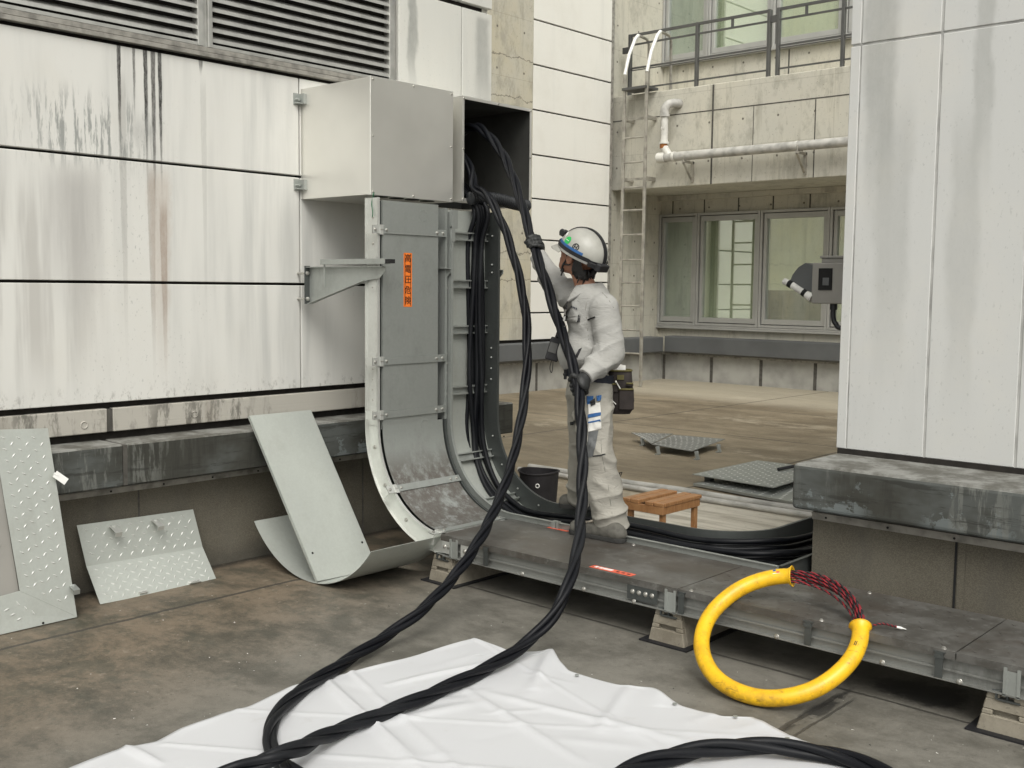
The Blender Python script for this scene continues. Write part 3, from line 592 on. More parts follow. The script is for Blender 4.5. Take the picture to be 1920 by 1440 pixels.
# ---------------------------------------------------------------- cable trays
XC, ZC = -4.185, 0.82               # centre of the bend
def prof(r, z_top, x_end, n=14, x_gap=None):
    """path at radius r from the bend centre: down the wall, round, out along +X; returns points and outward normals"""
    pts = [(XC-r, 0, z_top)]; nor = [(-1, 0, 0)]
    for k in range(n+1):
        a = math.pi/2*k/n; pts.append((XC-r*math.cos(a), 0, ZC-r*math.sin(a))); nor.append((-math.cos(a), 0, -math.sin(a)))
    pts.append((x_end, 0, ZC-r)); nor.append((0, 0, -1)); return pts, nor
def arc(r, a0, a1, n=12):
    A = [a0+(a1-a0)*k/n for k in range(n+1)]
    return [(XC-r*math.cos(a), 0, ZC-r*math.sin(a)) for a in A], [(-math.cos(a), 0, -math.sin(a)) for a in A]
def shy(pts, y): return [(p[0], p[1]+y, p[2]) for p in pts]
def rail_sec(d, out):   # channel section, depth d, flanges towards 'out'
    t, w = 0.003, 0.018*out; t *= out
    return [(0, 0), (0, w), (0.003, w), (0.003, t), (d-0.003, t), (d-0.003, w), (d, w), (d, 0)]
FR = 0.55                            # radius of the cover side surface
t1 = thing('covered_cable_tray', 'closed galvanised cable tray coming down the white wall, bending and running along the floor', 'cable tray', (-4.2, 4.37, 0))
Y1A, Y1B = 4.11, 4.63
# vertical rails
def vert_rail(parent, y, out, z0, z1, r=FR, d=0.11, m='galvanised', ztop_ext=0.0):
    b = MB(); b.sweep([(XC-r, y, z1), (XC-r, y, z0)], [(-1, 0, 0)]*2, rail_sec(d, out)); o = obj('side_rail', b, m, parent); return o
def bolts(parent, pts, n, r=0.008, name='bolt', m='bolt_metal'):
    b = MB()
    for p in pts: b.dome(p, n, r*1.35, 0.002); b.dome(p, n, r, 0.008, seg=6)
    return obj(name, b, m, parent, smooth='auto')
r1 = vert_rail(t1, Y1A, -1, ZC-.002, 2.13, m='galvanised_bright')
bolts(r1, [(-4.79, Y1A-.003, z) for z in (1.87, 2.02, 1.62, 1.74, 0.97, 1.03, 1.09, 1.15, 1.21, 0.90)], (0, -1, 0), .007)
for z0, z1 in ((1.60, 1.80), (.86, 1.24)):
    b = MB(); b.box((-4.82, Y1A-.0075, z0), (-4.755, Y1A-.004, z1)); obj('splice_plate', b, 'galvanised_bright', t1)
vert_rail(t1, Y1B, 1, ZC-.002, 2.10)
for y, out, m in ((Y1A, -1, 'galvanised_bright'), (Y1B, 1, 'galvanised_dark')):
    pp, nn = arc(FR, 0, math.pi/2, 18); b = MB(); b.sweep(shy(pp, y), nn, rail_sec(0.11, out)); cr = obj('curved_rail', b, m, t1, smooth='auto')
    if out < 0:
        q = MB()
        for a in (12, 34, 58, 80): a = math.radians(a); q.dome((XC-.605*math.cos(a), y-.004, ZC-.605*math.sin(a)), (0, -1, 0), .012, .009, seg=8)
        obj('bolt', q, 'bolt_metal', cr, smooth='auto')
X1E = 1.6
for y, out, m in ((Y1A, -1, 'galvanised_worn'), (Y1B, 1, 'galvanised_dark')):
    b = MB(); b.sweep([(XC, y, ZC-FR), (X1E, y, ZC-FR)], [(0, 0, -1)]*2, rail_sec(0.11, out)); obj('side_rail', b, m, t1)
    b = MB(); b.box((XC, y, .158), (X1E, y+.03*out, .1625)); b.box((XC, y+.012*out, .195), (X1E, y+.016*out, .202)); obj('rail_flange', b, m, t1)
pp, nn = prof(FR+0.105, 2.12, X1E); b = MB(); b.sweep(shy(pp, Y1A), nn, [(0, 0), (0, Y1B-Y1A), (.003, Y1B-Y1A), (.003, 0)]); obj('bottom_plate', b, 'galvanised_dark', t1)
# cover plates
cs = [(-.006, 0.012), (-.006, 0.44), (0, 0.44), (0, 0.012)]
b = MB(); b.sweep([(XC-FR-.0, Y1A, 2.115), (XC-FR, Y1A, 0.80)], [(-1, 0, 0)]*2, [(-.004, .018), (-.004, .457), (.012, .457), (.012, .453), (0, .453), (0, .022), (.012, .022), (.012, .018)]); vc = obj('vertical_cover', b, 'galvanised', t1)
pp, nn = arc(FR, 0, math.pi/2, 24); b = MB(); b.sweep(shy(pp, Y1A), nn, [(-.004, .018), (-.004, .50), (.0, .50), (0, .018)]); obj('curved_cover', b, 'stained_cover', t1, smooth='auto')
seams = [XC-0.02, -2.66, -1.42, 0.1, 1.6]
for x0, x1 in zip(seams, seams[1:]):
    b = MB(); b.box((x0+.003, Y1A-.024, .271), (x1-.003, Y1B+.028, .275)); b.box((x0+.003, Y1A-.024, .243), (x1-.003, Y1A-.0205, .271)); b.box((x0+.003, Y1B+.0245, .243), (x1-.003, Y1B+.028, .271))
    if x0 > -2.7:
        random.seed(3)
        k = 0
        for i in range(int((x1-x0)/.07)):
            for j in range(7):
                cx_, cy_ = x0+.05+i*.07+(j % 2)*.035, Y1A+.03+j*.075; an = math.radians(45 if (i+j) % 2 else -45)
                b.obox((cx_, cy_, .2755), ((math.cos(an), math.sin(an), 0), (-math.sin(an), math.cos(an), 0), (0, 0, 1)), (.012, .003, .0009))
    obj('floor_cover', b, 'weathered_cover', t1)
# round stamps on the covers (raised embossed rings)
for (yy, zz) in ((4.446, 2.045), (4.464, .80)):
    b = MB()
    for k in range(16):
        if k % 4 == 3 and zz > 1: continue
        a0 = k*math.pi/8; b.obox((XC-FR+.0045 if zz > 1 else XC-FR+.005, yy+.032*math.cos(a0), zz+.032*math.sin(a0)), ((1,0,0),(0,math.cos(a0),math.sin(a0)),(0,-math.sin(a0),math.cos(a0))), (.0012, .004, .005 if k % 2 else .003))
    obj('round_stamp', b, 'stained_cover', t1)
# straps across the cover
def strap(ang, r=FR, z=None):
    e = MB(); br = MB()
    if z is not None: c = np.array([XC-r+.008, 0, z]); n = np.array([1., 0, 0]); t = np.array([0, 0, 1.])
    else: n = np.array([math.cos(ang), 0, math.sin(ang)]); c = np.array([XC, 0, ZC])-n*(r-.008); t = np.array([-math.sin(ang), 0, math.cos(ang)])
    y = np.array([0, 1., 0])
    e.obox(c+y*(Y1A+.265), (n, y, t), (.0035, .255, .021)); e.obox(c+y*(Y1A+.265)+t*.0195-n*.006, (n, y, t), (.006, .255, .0015)); e.obox(c+y*(Y1A+.265)-t*.0195-n*.006, (n, y, t), (.006, .255, .0015))
    s = obj('cover_strap', e, 'galvanised', t1)
    br.obox(c+y*(Y1A-.016)-n*.001, (n, y, t), (.0025, .045, .023)); br.obox(c+y*(Y1A-.058)-n*.03, (n, y, t), (.03, .003, .023)); br.obox(c+y*(Y1A+.005)+n*.001, (n, y, t), (.003, .012, .028))
    br2 = obj('clamp', br, 'galvanised_bright', s)
    q = MB()
    for yy in (Y1A-.045, Y1A+.04, Y1A+.44, Y1A+.49): q.dome(c+y*yy+n*.0035, n, .009, .008, seg=6)
    q.obox(c+y*(Y1A+.005)+n*.004, (n, y, t), (.001, .012, .003)); obj('bolt', q, 'bolt_metal', s, smooth='auto')
for z in (1.948, 1.196, 0.885): strap(0, z=z)
strap(math.radians(40)); strap(math.radians(84))
# splice plates, clips and bolts along the front rail of the floor run
for x, w in ((-4.16, .07), (-4.0, .10), (-2.86, .17), (-.65, .15)):
    b = MB(); b.box((x-w/2, Y1A-.0225, .175), (x+w/2, Y1A-.0195, .248)); s = obj('splice_plate', b, 'galvanised_dark' if x > -3 else 'galvanised_bright', t1)
    bolts(s, [(x+k*w/4.6, Y1A-.0225, .212) for k in ((-1.5, -.5, .5, 1.5) if w > .16 else (-1, 1))], (0, -1, 0), .009)
for x in (-3.86, -2.64, -2.02, -1.48, -.9):
    b = MB(); b.box((x-.015, Y1A-.030, .165), (x+.015, Y1A-.0265, .262)); b.box((x-.022, Y1A-.030, .262), (x+.022, Y1A-.022, .265)); b.box((x-.018, Y1A-.033, .240), (x+.018, Y1A-.0301, .255)); obj('cover_clip', b, 'galvanised_dark', t1)
bolts(t1, [(x, Y1A-.030, .168) for x in (-3.6, -3.2, -2.9, -2.5, -2.16, -1.7, -1.4, -1.1)], (0, -1, 0), .009, 'flange_bolt')
bolts(t1, [(x, Y1A-.01, .275) for x in (-2.6, -1.97, -1.47)]+[(-2.35, Y1B, .275), (-3.3, Y1B, .275), (-2.0, Y1B, .275)], (0, 0, 1), .008, 'cover_screw')
for x in (-4.10, -2.70, -1.215):      # angle cleats that fix the tray to its blocks
    b = MB(); b.box((x-.03, Y1A-.03, .155), (x-.018, Y1A-.024, .262)); b.box((x+.018, Y1A-.03, .155), (x+.03, Y1A-.024, .262)); b.box((x-.018, Y1A-.026, .155), (x+.018, Y1A-.0235, .25)); obj('cleat', b, 'galvanised', t1)
# stickers: warning strip with lettering, worn red and white strips
xs_ = XC-FR+.0046
lb = MB(); lb.box((xs_, 4.288, 1.508), (xs_+.0006, 4.353, 1.822)); lab = obj('warning_label', lb, 'sticker_orange', t1)
b = MB(); b.box((xs_+.0007, 4.296, 1.512), (xs_+.0011, 4.300, 1.818)); b.box((xs_+.0007, 4.341, 1.512), (xs_+.0011, 4.345, 1.818)); obj('border_lines', b, 'sticker_black', lab)
def text_obj(txt, size, center, xdir, ydir, m, parent, name='lettering', extr=0.0004):
    cu = bpy.data.curves.new(name, 'FONT'); cu.body = txt; cu.size = size; cu.align_x = 'CENTER'; cu.align_y = 'CENTER'; cu.extrude = extr; cu.offset = size*0.006
    to = bpy.data.objects.new(name, cu); S.collection.objects.link(to); bpy.context.view_layer.update()
    me = bpy.data.meshes.new_from_object(to.evaluated_get(bpy.context.evaluated_depsgraph_get())); bpy.data.objects.remove(to)
    x = np.array(xdir, float); y = np.array(ydir, float); n = np.cross(x, y); b = MB()
    V_ = [np.array(center)+x*v.co.x+y*v.co.y+n*v.co.z for v in me.vertices]
    if not V_: return None
    b.add(V_, [tuple(p.vertices) for p in me.polygons]); return obj(name, b, m, parent)
for i, ch in enumerate('高電圧危険'):
    text_obj(ch, .050, (xs_+.0012, 4.3205, 1.788-i*.0615), (0, 1, 0), (0, 0, 1), 'sticker_black', lab)
ls = MB(); LX = -3.19
ls.box((LX, Y1A-.004, .2755), (LX+.25, Y1A+.042, .2762), 0)
for k in range(4): ls.box((LX+.02+k*.026, Y1A+.010, .2763), (LX+.038+k*.029, Y1A+.034, .2768), 1)
for k in range(3): ls.box((LX+.15+k*.032, Y1A+.012, .2763), (LX+.166+k*.032, Y1A+.026, .2768), 2)
obj('worn_label', ls, ['label_red', 'sticker_white', 'sticker_black'], t1)
ls = MB(); ls.box((-3.90, Y1B-.004, .2755), (-3.75, Y1B+.018, .2762)); obj('worn_label', ls, 'label_red', t1)

# ---- open tray with cables
t2 = thing('open_cable_tray', 'open cable tray behind the covered one, full of black cables, bending towards the rear', 'cable tray', (-3.5, 4.86, 0))
Y2A, Y2B = 4.662, 5.06; R2 = .51; D2 = .125
XB0, XB1, RB = -2.47, -2.87, .38     # branch going to +Y
def sw(parent, name, y, out, r, d, z1, xe, m):
    pp, nn = prof(r, z1, xe, 18); b = MB(); b.sweep(shy(pp, y), nn, rail_sec(d, out)); return obj(name, b, m, parent, smooth='auto')
sw(t2, 'side_rail', Y2A, -1, R2, D2, 2.08, XB0, 'galvanised')
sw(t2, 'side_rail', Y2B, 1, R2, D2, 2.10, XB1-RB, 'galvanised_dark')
b = MB(); b.box((XC-R2-.01, Y2A-.02, 1.98), (XC-R2+.004, Y2A+.03, 2.09)); b.box((XC-R2-.01, Y2A-.02, 1.90), (XC-R2+.003, Y2A+.01, 1.99)); obj('end_plate', b, 'galvanised', t2)
pp, nn = prof(R2+D2-.006, 2.1, -3.6, 18); b = MB(); b.sweep(shy(pp[:], Y2A), nn, [(0, 0), (0, Y2B-Y2A), (.003, Y2B-Y2A), (.003, 0)]); obj('back_plate', b, 'galvanised_plate', t2, smooth='auto')
def rung(c, n, t, y0=Y2A, y1=Y2B, m='galvanised'):
    b = MB(); c = np.array(c); n = np.array(n); t = np.array(t); y = np.array([0, 1., 0])
    for s in (-.022, .022): b.obox(c+t*s+y*(y0+y1)/2, (n, y, t), (.010, (y1-y0)/2-.004, .004))
    b.obox(c-n*.008+y*(y0+y1)/2, (n, y, t), (.002, (y1-y0)/2-.004, .022)); obj('rung', b, m, t2)
for z in (1.94, 1.645, 1.36, 1.09, .98): 
    if z != 1.09: rung((XC-R2-D2+.03, 0, z), (1, 0, 0), (0, 0, 1))
for a in (25, 57, 84):
    a = math.radians(a); n = (math.cos(a), 0, math.sin(a)); rung((XC-n[0]*(R2+D2-.03), 0, ZC-n[2]*(R2+D2-.03)), n, (-n[2], 0, n[0]))
for x in (-3.7, -3.3, -2.95, -2.62): rung((x, 0, .18), (0, 0, 1), (1, 0, 0))
for z in (1.30, 1.24, 1.18, 1.12, 1.06, 1.0): pass
bolts(t2, [(XC-R2-.05, Y2B-.004, z) for z in (1.95, 1.77, 1.72, 1.24, 1.18, 1.11, 1.04)]+[(XC-(R2+.05)*math.cos(math.radians(a)), Y2B-.004, ZC-(R2+.05)*math.sin(math.radians(a))) for a in (15, 35, 55, 75)]+[(x, Y2B-.004, .255) for x in (-3.47, -3.43, -3.36, -3.32)], (0, -1, 0), .0055, m='galvanised')
# perforated splice on the near rail
b = MB()
for z in (1.22, 1.16, 1.10, 1.04, .97, 1.70, 1.62): b.dome((XC-R2-.055, Y2A-.004, z), (0, -1, 0), .009, .006, seg=8)
for a in (28, 52, 74): a = math.radians(a); b.dome((XC-(R2+.06)*math.cos(a), Y2A-.004, ZC-(R2+.06)*math.sin(a)), (0, -1, 0), .010, .008, seg=8)
obj('bolt', b, 'bolt_metal', t2, smooth='auto')
# branch rails: inner corner curved, outer one square, both running to +Y
def flat_rail(path, out, m, name='side_rail'):
    nor = []; b = MB(); vs = []; path = [np.array(p, float) for p in path]; sec = [(0, 0), (0, .018), (.003, .018), (.003, .003), (D2-.003, .003), (D2-.003, .018), (D2, .018), (D2, 0)]
    for i, p in enumerate(path):
        a = path[max(i-1, 0)]; c = path[min(i+1, len(path)-1)]; t = (c-a); t[2] = 0; t /= np.linalg.norm(t); s = np.array([-t[1], t[0], 0])*out
        for q, w in sec: vs.append(p+np.array([0, 0, -q])+s*w)
    fs = [tuple(range(8))[::-1], tuple((len(path)-1)*8+k for k in range(8))]
    for i in range(len(path)-1):
        for k in range(8): fs.append((i*8+k, i*8+(k+1) % 8, (i+1)*8+(k+1) % 8, (i+1)*8+k))
    b.add(vs, fs); return obj(name, b, m, t2, smooth='auto')
TZ = ZC-R2
path = [(XB1-RB, Y2B, TZ)]+[(XB1-RB+RB*math.sin(a), Y2B+RB-RB*math.cos(a), TZ) for a in [math.pi/2*k/12 for k in range(1, 13)]]+[(XB1, 7.6, TZ)]
flat_rail(path, 1, 'galvanised_dark', 'curved_rail'); flat_rail([(XB0, Y2A, TZ), (XB0, 7.6, TZ)], -1, 'galvanised_dark')
b = MB()
for y in (5.3, 5.7, 6.1, 6.5): b.box((XB1, y-.02, TZ-.135), (XB0, y+.02, TZ-.12))
for y in (4.80, 4.90): b.box((-2.95, y-.008, TZ-.135), (XB0, y+.008, TZ-.115))
obj('rung', b, 'galvanised_dark', t2)
for x in (-3.42, -3.86): 
    b = MB(); b.box((x-.014, Y2A-.026, TZ-.05), (x+.014, Y2A+.003, TZ+.006)); b.box((x+.02, Y2A-.026, TZ-.05), (x+.032, Y2A+.003, TZ+.005)); obj('cover_clip', b, 'galvanised', t2)
# cables laid in the open tray
def tray_cable(y0, dy, lay, seed, xturn, zoff):
    rnd = random.Random(seed); pts = []
    def w(s): return dy*math.sin(s*2.1+seed)+dy*.5*math.sin(s*4.7+seed*2)
    pts.append((-5.02+.01*lay, y0, 2.32)); pts.append((XC-R2-.08+.03*lay, y0, 2.12))
    for z in (1.9, 1.6, 1.3, 1.05): pts.append((XC-R2-.115+.036*lay, y0+w(z), z))
    for a in (8, 28, 48, 68, 84): a = math.radians(a); r = R2+.115-.036*lay+.03*math.sin(a*2); pts.append((XC-r*math.cos(a), y0+w(2+a)-.04*a, ZC-r*math.sin(a)))
    z = TZ-.115+.036*lay+zoff
    for x in (-3.9, -3.5, -3.15): pts.append((x, y0-.06+w(x), z+.01*math.sin(x*7+seed)))
    xt = xturn; pts += [(xt-.22, y0+.03+w(1)*.4, z), (xt-.06, y0+.16, z+.01), (xt, y0+.36, z), (xt+.02, 5.8, z), (xt, 6.6, z), (xt, 7.5, z)]
    b = MB(); b.tube(spline(pts, 7), .0155, 10); return b
for i, (y0, dy, lay, xt) in enumerate(((4.918, .012, 0, -2.62), (4.958, .012, 0, -2.66), (4.98, .010, 0, -2.70), (5.02, .008, 0, -2.76), (4.938, .016, 1, -2.64), (4.965, .014, 1, -2.72), (5.005, .012, 1, -2.78), (4.968, .022, 2, -2.70), (4.915, .02, 1, -2.58))):
    single('power_cable', tray_cable(y0, dy, lay, i+1, xt, .004*i), 'cable_rubber', 'black power cable lying in the open cable tray among the others', 'cable', 'black cables bundled in the open tray', smooth=True)

# brackets carrying the trays
def bracket(y, x_tip, label, xw=XW):
    t = thing('wall_bracket', label, 'bracket', (xw, y, 1.5))
    z1 = 1.735
    b = MB(); b.box((xw, y-.035, 1.515), (xw+.006, y+.004, z1+.01)); obj('wall_plate', b, 'galvanised_dark', t)
    b = MB(); b.prism([(xw+.006, y, 1.53), (xw+.03, y, 1.515), (x_tip-.16, y, 1.66), (x_tip-.05, y, 1.672), (x_tip, y, 1.715), (x_tip, y, z1), (xw+.006, y, z1)], (0, .004, 0)); obj('web', b, 'galvanised', t)
    b = MB(); b.box((xw, y-.03, z1), (x_tip, y+.004, z1+.004)); b.prism([(xw+.02, y-.03, 1.514), (x_tip-.16, y-.03, 1.656), (x_tip-.16, y-.03, 1.661), (xw+.02, y-.03, 1.519)], (0, .034, 0)); obj('flange', b, 'galvanised', t)
    b = MB()
    for z in (1.545, 1.70): b.dome((xw+.006, y-.018, z), (1, 0, 0), .014, .012, seg=6)
    if xw > XW:
        for z in (1.545, 1.70): b.tube([(XW, y-.018, z), (xw, y-.018, z)], .007, 8)
    obj('bolt', b, 'bolt_metal', t, smooth='auto'); return t
bracket(4.086, -4.66, 'galvanised triangular bracket bolted to the white wall left of the warning label', -5.36)
bracket(4.645, -4.70, 'dark galvanised bracket tip between the closed and open vertical trays')
bracket(5.10, -4.69, 'dark galvanised bracket tip sticking out on the far side of the open tray')
b = MB(); b.sweep([(-5.20, 4.046, 1.752), (-4.62, 4.046, 1.752)], [(0, 0, 1)]*2, [(0, 0), (.03, 0), (.03, .008), (.004, .008), (.004, .032), (.03, .032), (.03, .04), (0, .04)]); b.box((-4.62, 4.049, 1.755), (-4.575, 4.083, 1.778), 1); b.box((-5.18, 4.056, 1.62), (-5.17, 4.062, 1.765), 0)
single('strut_channel', b, ['galvanised', 'hole_dark'], 'short galvanised strut lying on top of the triangular wall bracket', 'strut')

# concrete foot blocks
def block(x, label):
    t = thing('foot_block', label, 'block', (x, 4.4, 0), 'concrete foot blocks under the covered tray')
    y0, y1 = 4.085, 4.66; w0, w1, h = .10, .068, .155
    b = MB(); nst = 5
    lvl = [(0, w0), (.055, w0-.012), (.085, w0-.02), (.115, w1+.006), (h, w1)]
    # body with a recessed slot in the front face and a notch on top
    for ya, yb, zlo, zhi in ((y0+.03, y1, 0, h),):
        def ww(z): return w0+(w1-w0)*z/h
        b.add([(x-ww(0), ya, 0), (x+ww(0), ya, 0), (x+ww(h), ya, h), (x-ww(h), ya, h), (x-ww(0), yb, 0), (x+ww(0), yb, 0), (x+ww(h), yb, h), (x-ww(h), yb, h)], [(0,1,2,3),(7,6,5,4),(0,4,5,1),(1,5,6,2),(2,6,7,3),(3,7,4,0)])
    def fr(xa, xb, z0, z1, mi=0):
        k = lambda z: 1-(1-w1/w0)*z/h
        b.add([(x+xa*k(z0), y0+.012*z0/h, z0), (x+xb*k(z0), y0+.012*z0/h, z0), (x+xb*k(z1), y0+.012*z1/h, z1), (x+xa*k(z1), y0+.012*z1/h, z1), (x+xa*k(z0), y0+.0302, z0), (x+xb*k(z0), y0+.0302, z0), (x+xb*k(z1), y0+.0302, z1), (x+xa*k(z1), y0+.0302, z1)], [(0,1,2,3),(7,6,5,4),(0,4,5,1),(1,5,6,2),(2,6,7,3),(3,7,4,0)], mi)
    fr(-w0, w0, 0, .068); fr(-w0, -.055, .068, .088); fr(.055, w0, .068, .088); fr(-w0, w0, .088, .128); fr(-w0, -.035, .128, h); fr(.035, w0, .128, h)
    obj('body', b, 'block_concrete', t, bevel=.004)
    b = MB(); b.box((x-.13, y0-.03, .001), (x+.13, y1+.02, .008)); obj('rubber_pad', b, 'strap_black', t)
    b = MB(); b.box((x-.036, y0-.002, .135), (x-.03, y0+.06, .16)); b.box((x-.03, y0+.002, .131), (x+.05, y0+.06, .137)); b.tube([(x+.0, y0+.02, .137), (x+.0, y0+.02, .175)], .006, 8); b.tube([(x-.05, y0+.01, .163), (x+.03, y0+.012, .170)], .004, 6); obj('steel_insert', b, 'galvanised_dark', t)
    return t
block(-4.20, 'grey brown concrete foot block under the bend of the tray beside the curved cover')
block(-2.72, 'grey brown concrete foot block under the tray just left of the yellow hose')
block(-1.235, 'grey brown concrete foot block under the tray at the right edge')
for x, yy in ((-4.05, 5.0), (-2.75, 5.2)):
    b = MB(); b.prism([(x-.1, yy-.2, 0), (x+.1, yy-.2, 0), (x+.07, yy-.2, .155), (x-.07, yy-.2, .155)], (0, .4, 0)); single('foot_block', b, 'block_concrete', 'concrete foot block hidden under the open tray near the '+('bend' if x < -4 else 'pillar'), 'block', bevel=.004)

# ---------------------------------------------------------------- junction boxes
BX = -4.80
def sbox(y0, y1, z0, z1, opened, label):
    t = thing('steel_box', label, 'junction box', (XW, (y0+y1)/2, z0)); th = .002
    b = MB(); b.box((XW, y0, z0), (BX, y0+th, z1)); b.box((XW, y1-th, z0), (BX, y1, z1)); b.box((XW, y0+th, z1-th), (BX, y1-th, z1)); b.box((XW, y0+th, z0+th), (XW+th, y1-th, z1-th))
    if not opened: b.box((XW, y0+th, z0), (BX, y1-th, z0+th))
    else: b.box((XW, y0+th, z0), (BX, y0+.05, z0+th)); b.box((XW, y1-.05, z0), (BX, y1-th, z0+th)); b.box((BX-.12, y0+.05, z0), (BX, y1-.05, z0+th)); b.box((XW, y0+.05, z0), (XW+.1, y1-.05, z0+th))
    obj('shell', b, 'stainless', t)
    fl = MB(); f = .018
    fl.box((BX-th, y0+th, z0+th), (BX, y0+f, z1-th)); fl.box((BX-th, y1-f, z0+th), (BX, y1-th, z1-th)); fl.box((BX-th, y0+f, z1-f), (BX, y1-f, z1-th)); fl.box((BX-th, y0+f, z0+th), (BX, y1-f, z0+f))
    if opened:
        obj('front_flange', fl, 'stainless', t)
        i = MB(); i.box((XW+.004, y0+.004, z0+.004), (XW+.006, y1-.004, z1-.004)); i.box((XW+.006, y0+.003, z0+.004), (BX-.01, y0+.0045, z1-.004)); i.box((XW+.006, y1-.0045, z0+.004), (BX-.01, y1-.003, z1-.004)); i.box((XW+.006, y0+.004, z1-.0045), (BX-.01, y1-.004, z1-.003)); obj('lining', i, 'box_inside', t)
        x = BX+.001
    else:
        l = MB(); l.box((BX+.001, y0-.006, z0-.004), (BX+.004, y1+.002, z1+.004)); l.box((BX-.02, y0-.006, z0-.004), (BX+.001, y0-.002, z1+.004)); l.box((BX-.02, y0-.002, z1+.0005), (BX+.001, y1, z1+.004)); obj('lid', l, 'stainless', t, bevel=.001); x = BX+.004
        h = MB()
        for k in range(4): h.tube([(BX-.09, y0+.15+k*.125, z0-.004), (BX-.09, y0+.15+k*.125, z0-.001)], .045, 20, 0); 
        obj('cable_gland', h, 'hole_dark', t)
    m = (y0+y1)/2; zc = (z0+z1)/2
    pts = [(x, y0+.012, z0+.014), (x, m, z0+.010), (x, y1-.012, z0+.014), (x, y0+.012, zc), (x, y1-.012, zc), (x, y0+.012, z1-.014), (x, m, z1-.010), (x, y1-.012, z1-.014)]
    b = MB(); [b.dome(p, (1, 0, 0), .0065, .006) for p in pts]; obj('screw', b, 'bolt_metal', t, smooth='auto')
    return t
bx1 = sbox(4.10, 4.75, 2.15, 2.808, False, 'closed shiny stainless steel box mounted on the white wall above the closed tray')
for z in (2.745, 2.235):
    b = MB(); b.box((XW, 4.045, z-.035), (XW+.006, 4.085, z+.035)); b.box((XW+.006, 4.078, z-.03), (XW+.06, 4.0995, z+.03)); b.box((XW+.005, 4.05, z-.028), (XW+.03, 4.08, z-.02)); b.tube([(XW+.006, 4.063, z-.004), (XW+.035, 4.063, z-.004)], .009, 6); obj('mounting_lug', b, 'galvanised', bx1)
bx2 = sbox(4.835, 5.485, 2.160, 2.800, True, 'open stainless steel box with its front cover off, dark inside, cables coming out')
# black corrugated conduit across the lower edge of the open box
b = MB(); n = 116; pts = [(BX+.035+.012*math.sin(i/n*3), 4.87+.54*i/n, 2.175+.012*math.sin(i/n*5)) for i in range(n+1)]; b.tube(pts, [(.033, .041, .041, .033)[i % 4] for i in range(n+1)], 16)
single('corrugated_conduit', b, 'conduit_black', 'black corrugated conduit lying across the lower lip of the open steel box', 'conduit', smooth='auto')
b = MB(); b.tube(spline([(-4.79, 4.115, 2.16), (-4.80, 4.105, 2.10), (-4.785, 4.10, 2.05), (-4.785, 4.098, 2.02)], 6), .0028, 6)
single('earth_wire', b, 'green_wire', 'thin green earth wire under the closed steel box', 'wire', smooth=True)

# ---------------------------------------------------------------- loose cables (three twisted cores each)
def twisted(path, R, r, pitch, label, ph=0.0):
    path = spline(path, 14); L = 0; t = thing('twisted_cable', label, 'cable', path[0])
    P_ = [np.array(p) for p in path]; T = [dirs(P_[max(i-1, 0)], P_[min(i+1, len(P_)-1)]) for i in range(len(P_))]
    u = np.cross(T[0], [0, 0, 1.]); u /= np.linalg.norm(u); cores = [[], [], []]
    for i, p in enumerate(P_):
        if i: L += np.linalg.norm(p-P_[i-1])
        u = u-T[i]*(u @ T[i]); u /= np.linalg.norm(u); w = np.cross(T[i], u); a0 = 2*math.pi*(L/pitch+.12*math.sin(L*2.3))+ph; RR = R*(1+.05*math.sin(L*5))
        for k in range(3): a = a0+k*2.0944; q = p+RR*(math.cos(a)*u+math.sin(a)*w); q[2] = max(q[2], r+.004); cores[k].append(q)
    for k in range(3): b = MB(); b.tube(cores[k], r, 12); obj('core', b, 'cable_rubber', t, smooth=True)
    return t
CA = [D(868, 246, 7.15), D(885, 238, 7.02), D(906, 245, 6.93), D(940, 285, 6.75), D(964, 338, 6.55), D(984, 402, 6.36), D(1001, 462, 6.2), D(1018, 512, 6.05), D(1040, 582, 5.9), D(1063, 650, 5.72), D(1083, 722, 5.58),
      D(1090, 800, 5.42), D(1092, 880, 5.30), D(1090, 960, 5.16), D(1083, 1030, 4.98), D(1064, 1100, 4.80), D(1034, 1158, 4.70), D(990, 1203, 4.62), P(930, 1244, 'z', .045), P(870, 1274, 'z', .04), P(800, 1305, 'z', .04), P(710, 1341, 'z', .04), P(620, 1376, 'z', .05), P(560, 1403, 'z', .085), P(510, 1421, 'z', .095), P(440, 1446, 'z', .06), P(330, 1490, 'z', .04)]
twisted(CA, .0155, .0148, .72, 'thick twisted black cable held in both hands by the worker, trailing onto the white sheet')
CB = [D(866, 290, 7.0), D(884, 320, 6.9), D(889, 352, 6.8), D(912, 366, 6.70), D(938, 410, 6.6), D(960, 470, 6.5), D(979, 545, 6.38), D(988, 620, 6.27), D(987, 700, 6.15), D(978, 780, 6.0), D(959, 870, 5.78), D(930, 950, 5.55), D(893, 1022, 5.3), D(848, 1085, 5.1), D(792, 1143, 4.9), P(728, 1190, 'z', .07), P(665, 1230, 'z', .04), P(605, 1268, 'z', .035), P(548, 1308, 'z', .035), P(514, 1350, 'z', .035), P(505, 1388, 'z', .032), P(520, 1420, 'z', .03), P(555, 1452, 'z', .03), P(640, 1500, 'z', .03)]
twisted(CB, .0150, .0142, .75, 'twisted black cable hanging from the open box to the floor, left of the worker', 1.0)
CC = [P(1120, 1475, 'z', .04), P(1190, 1440, 'z', .04), P(1255, 1419, 'z', .045), P(1340, 1403, 'z', .05), P(1430, 1399, 'z', .05), P(1520, 1408, 'z', .045), P(1590, 1424, 'z', .04), P(1660, 1450, 'z', .04), P(1740, 1490, 'z', .04)]
twisted(CC, .0165, .0165, .8, 'thick twisted black cable arching over the white sheet at the bottom edge', 2.0)
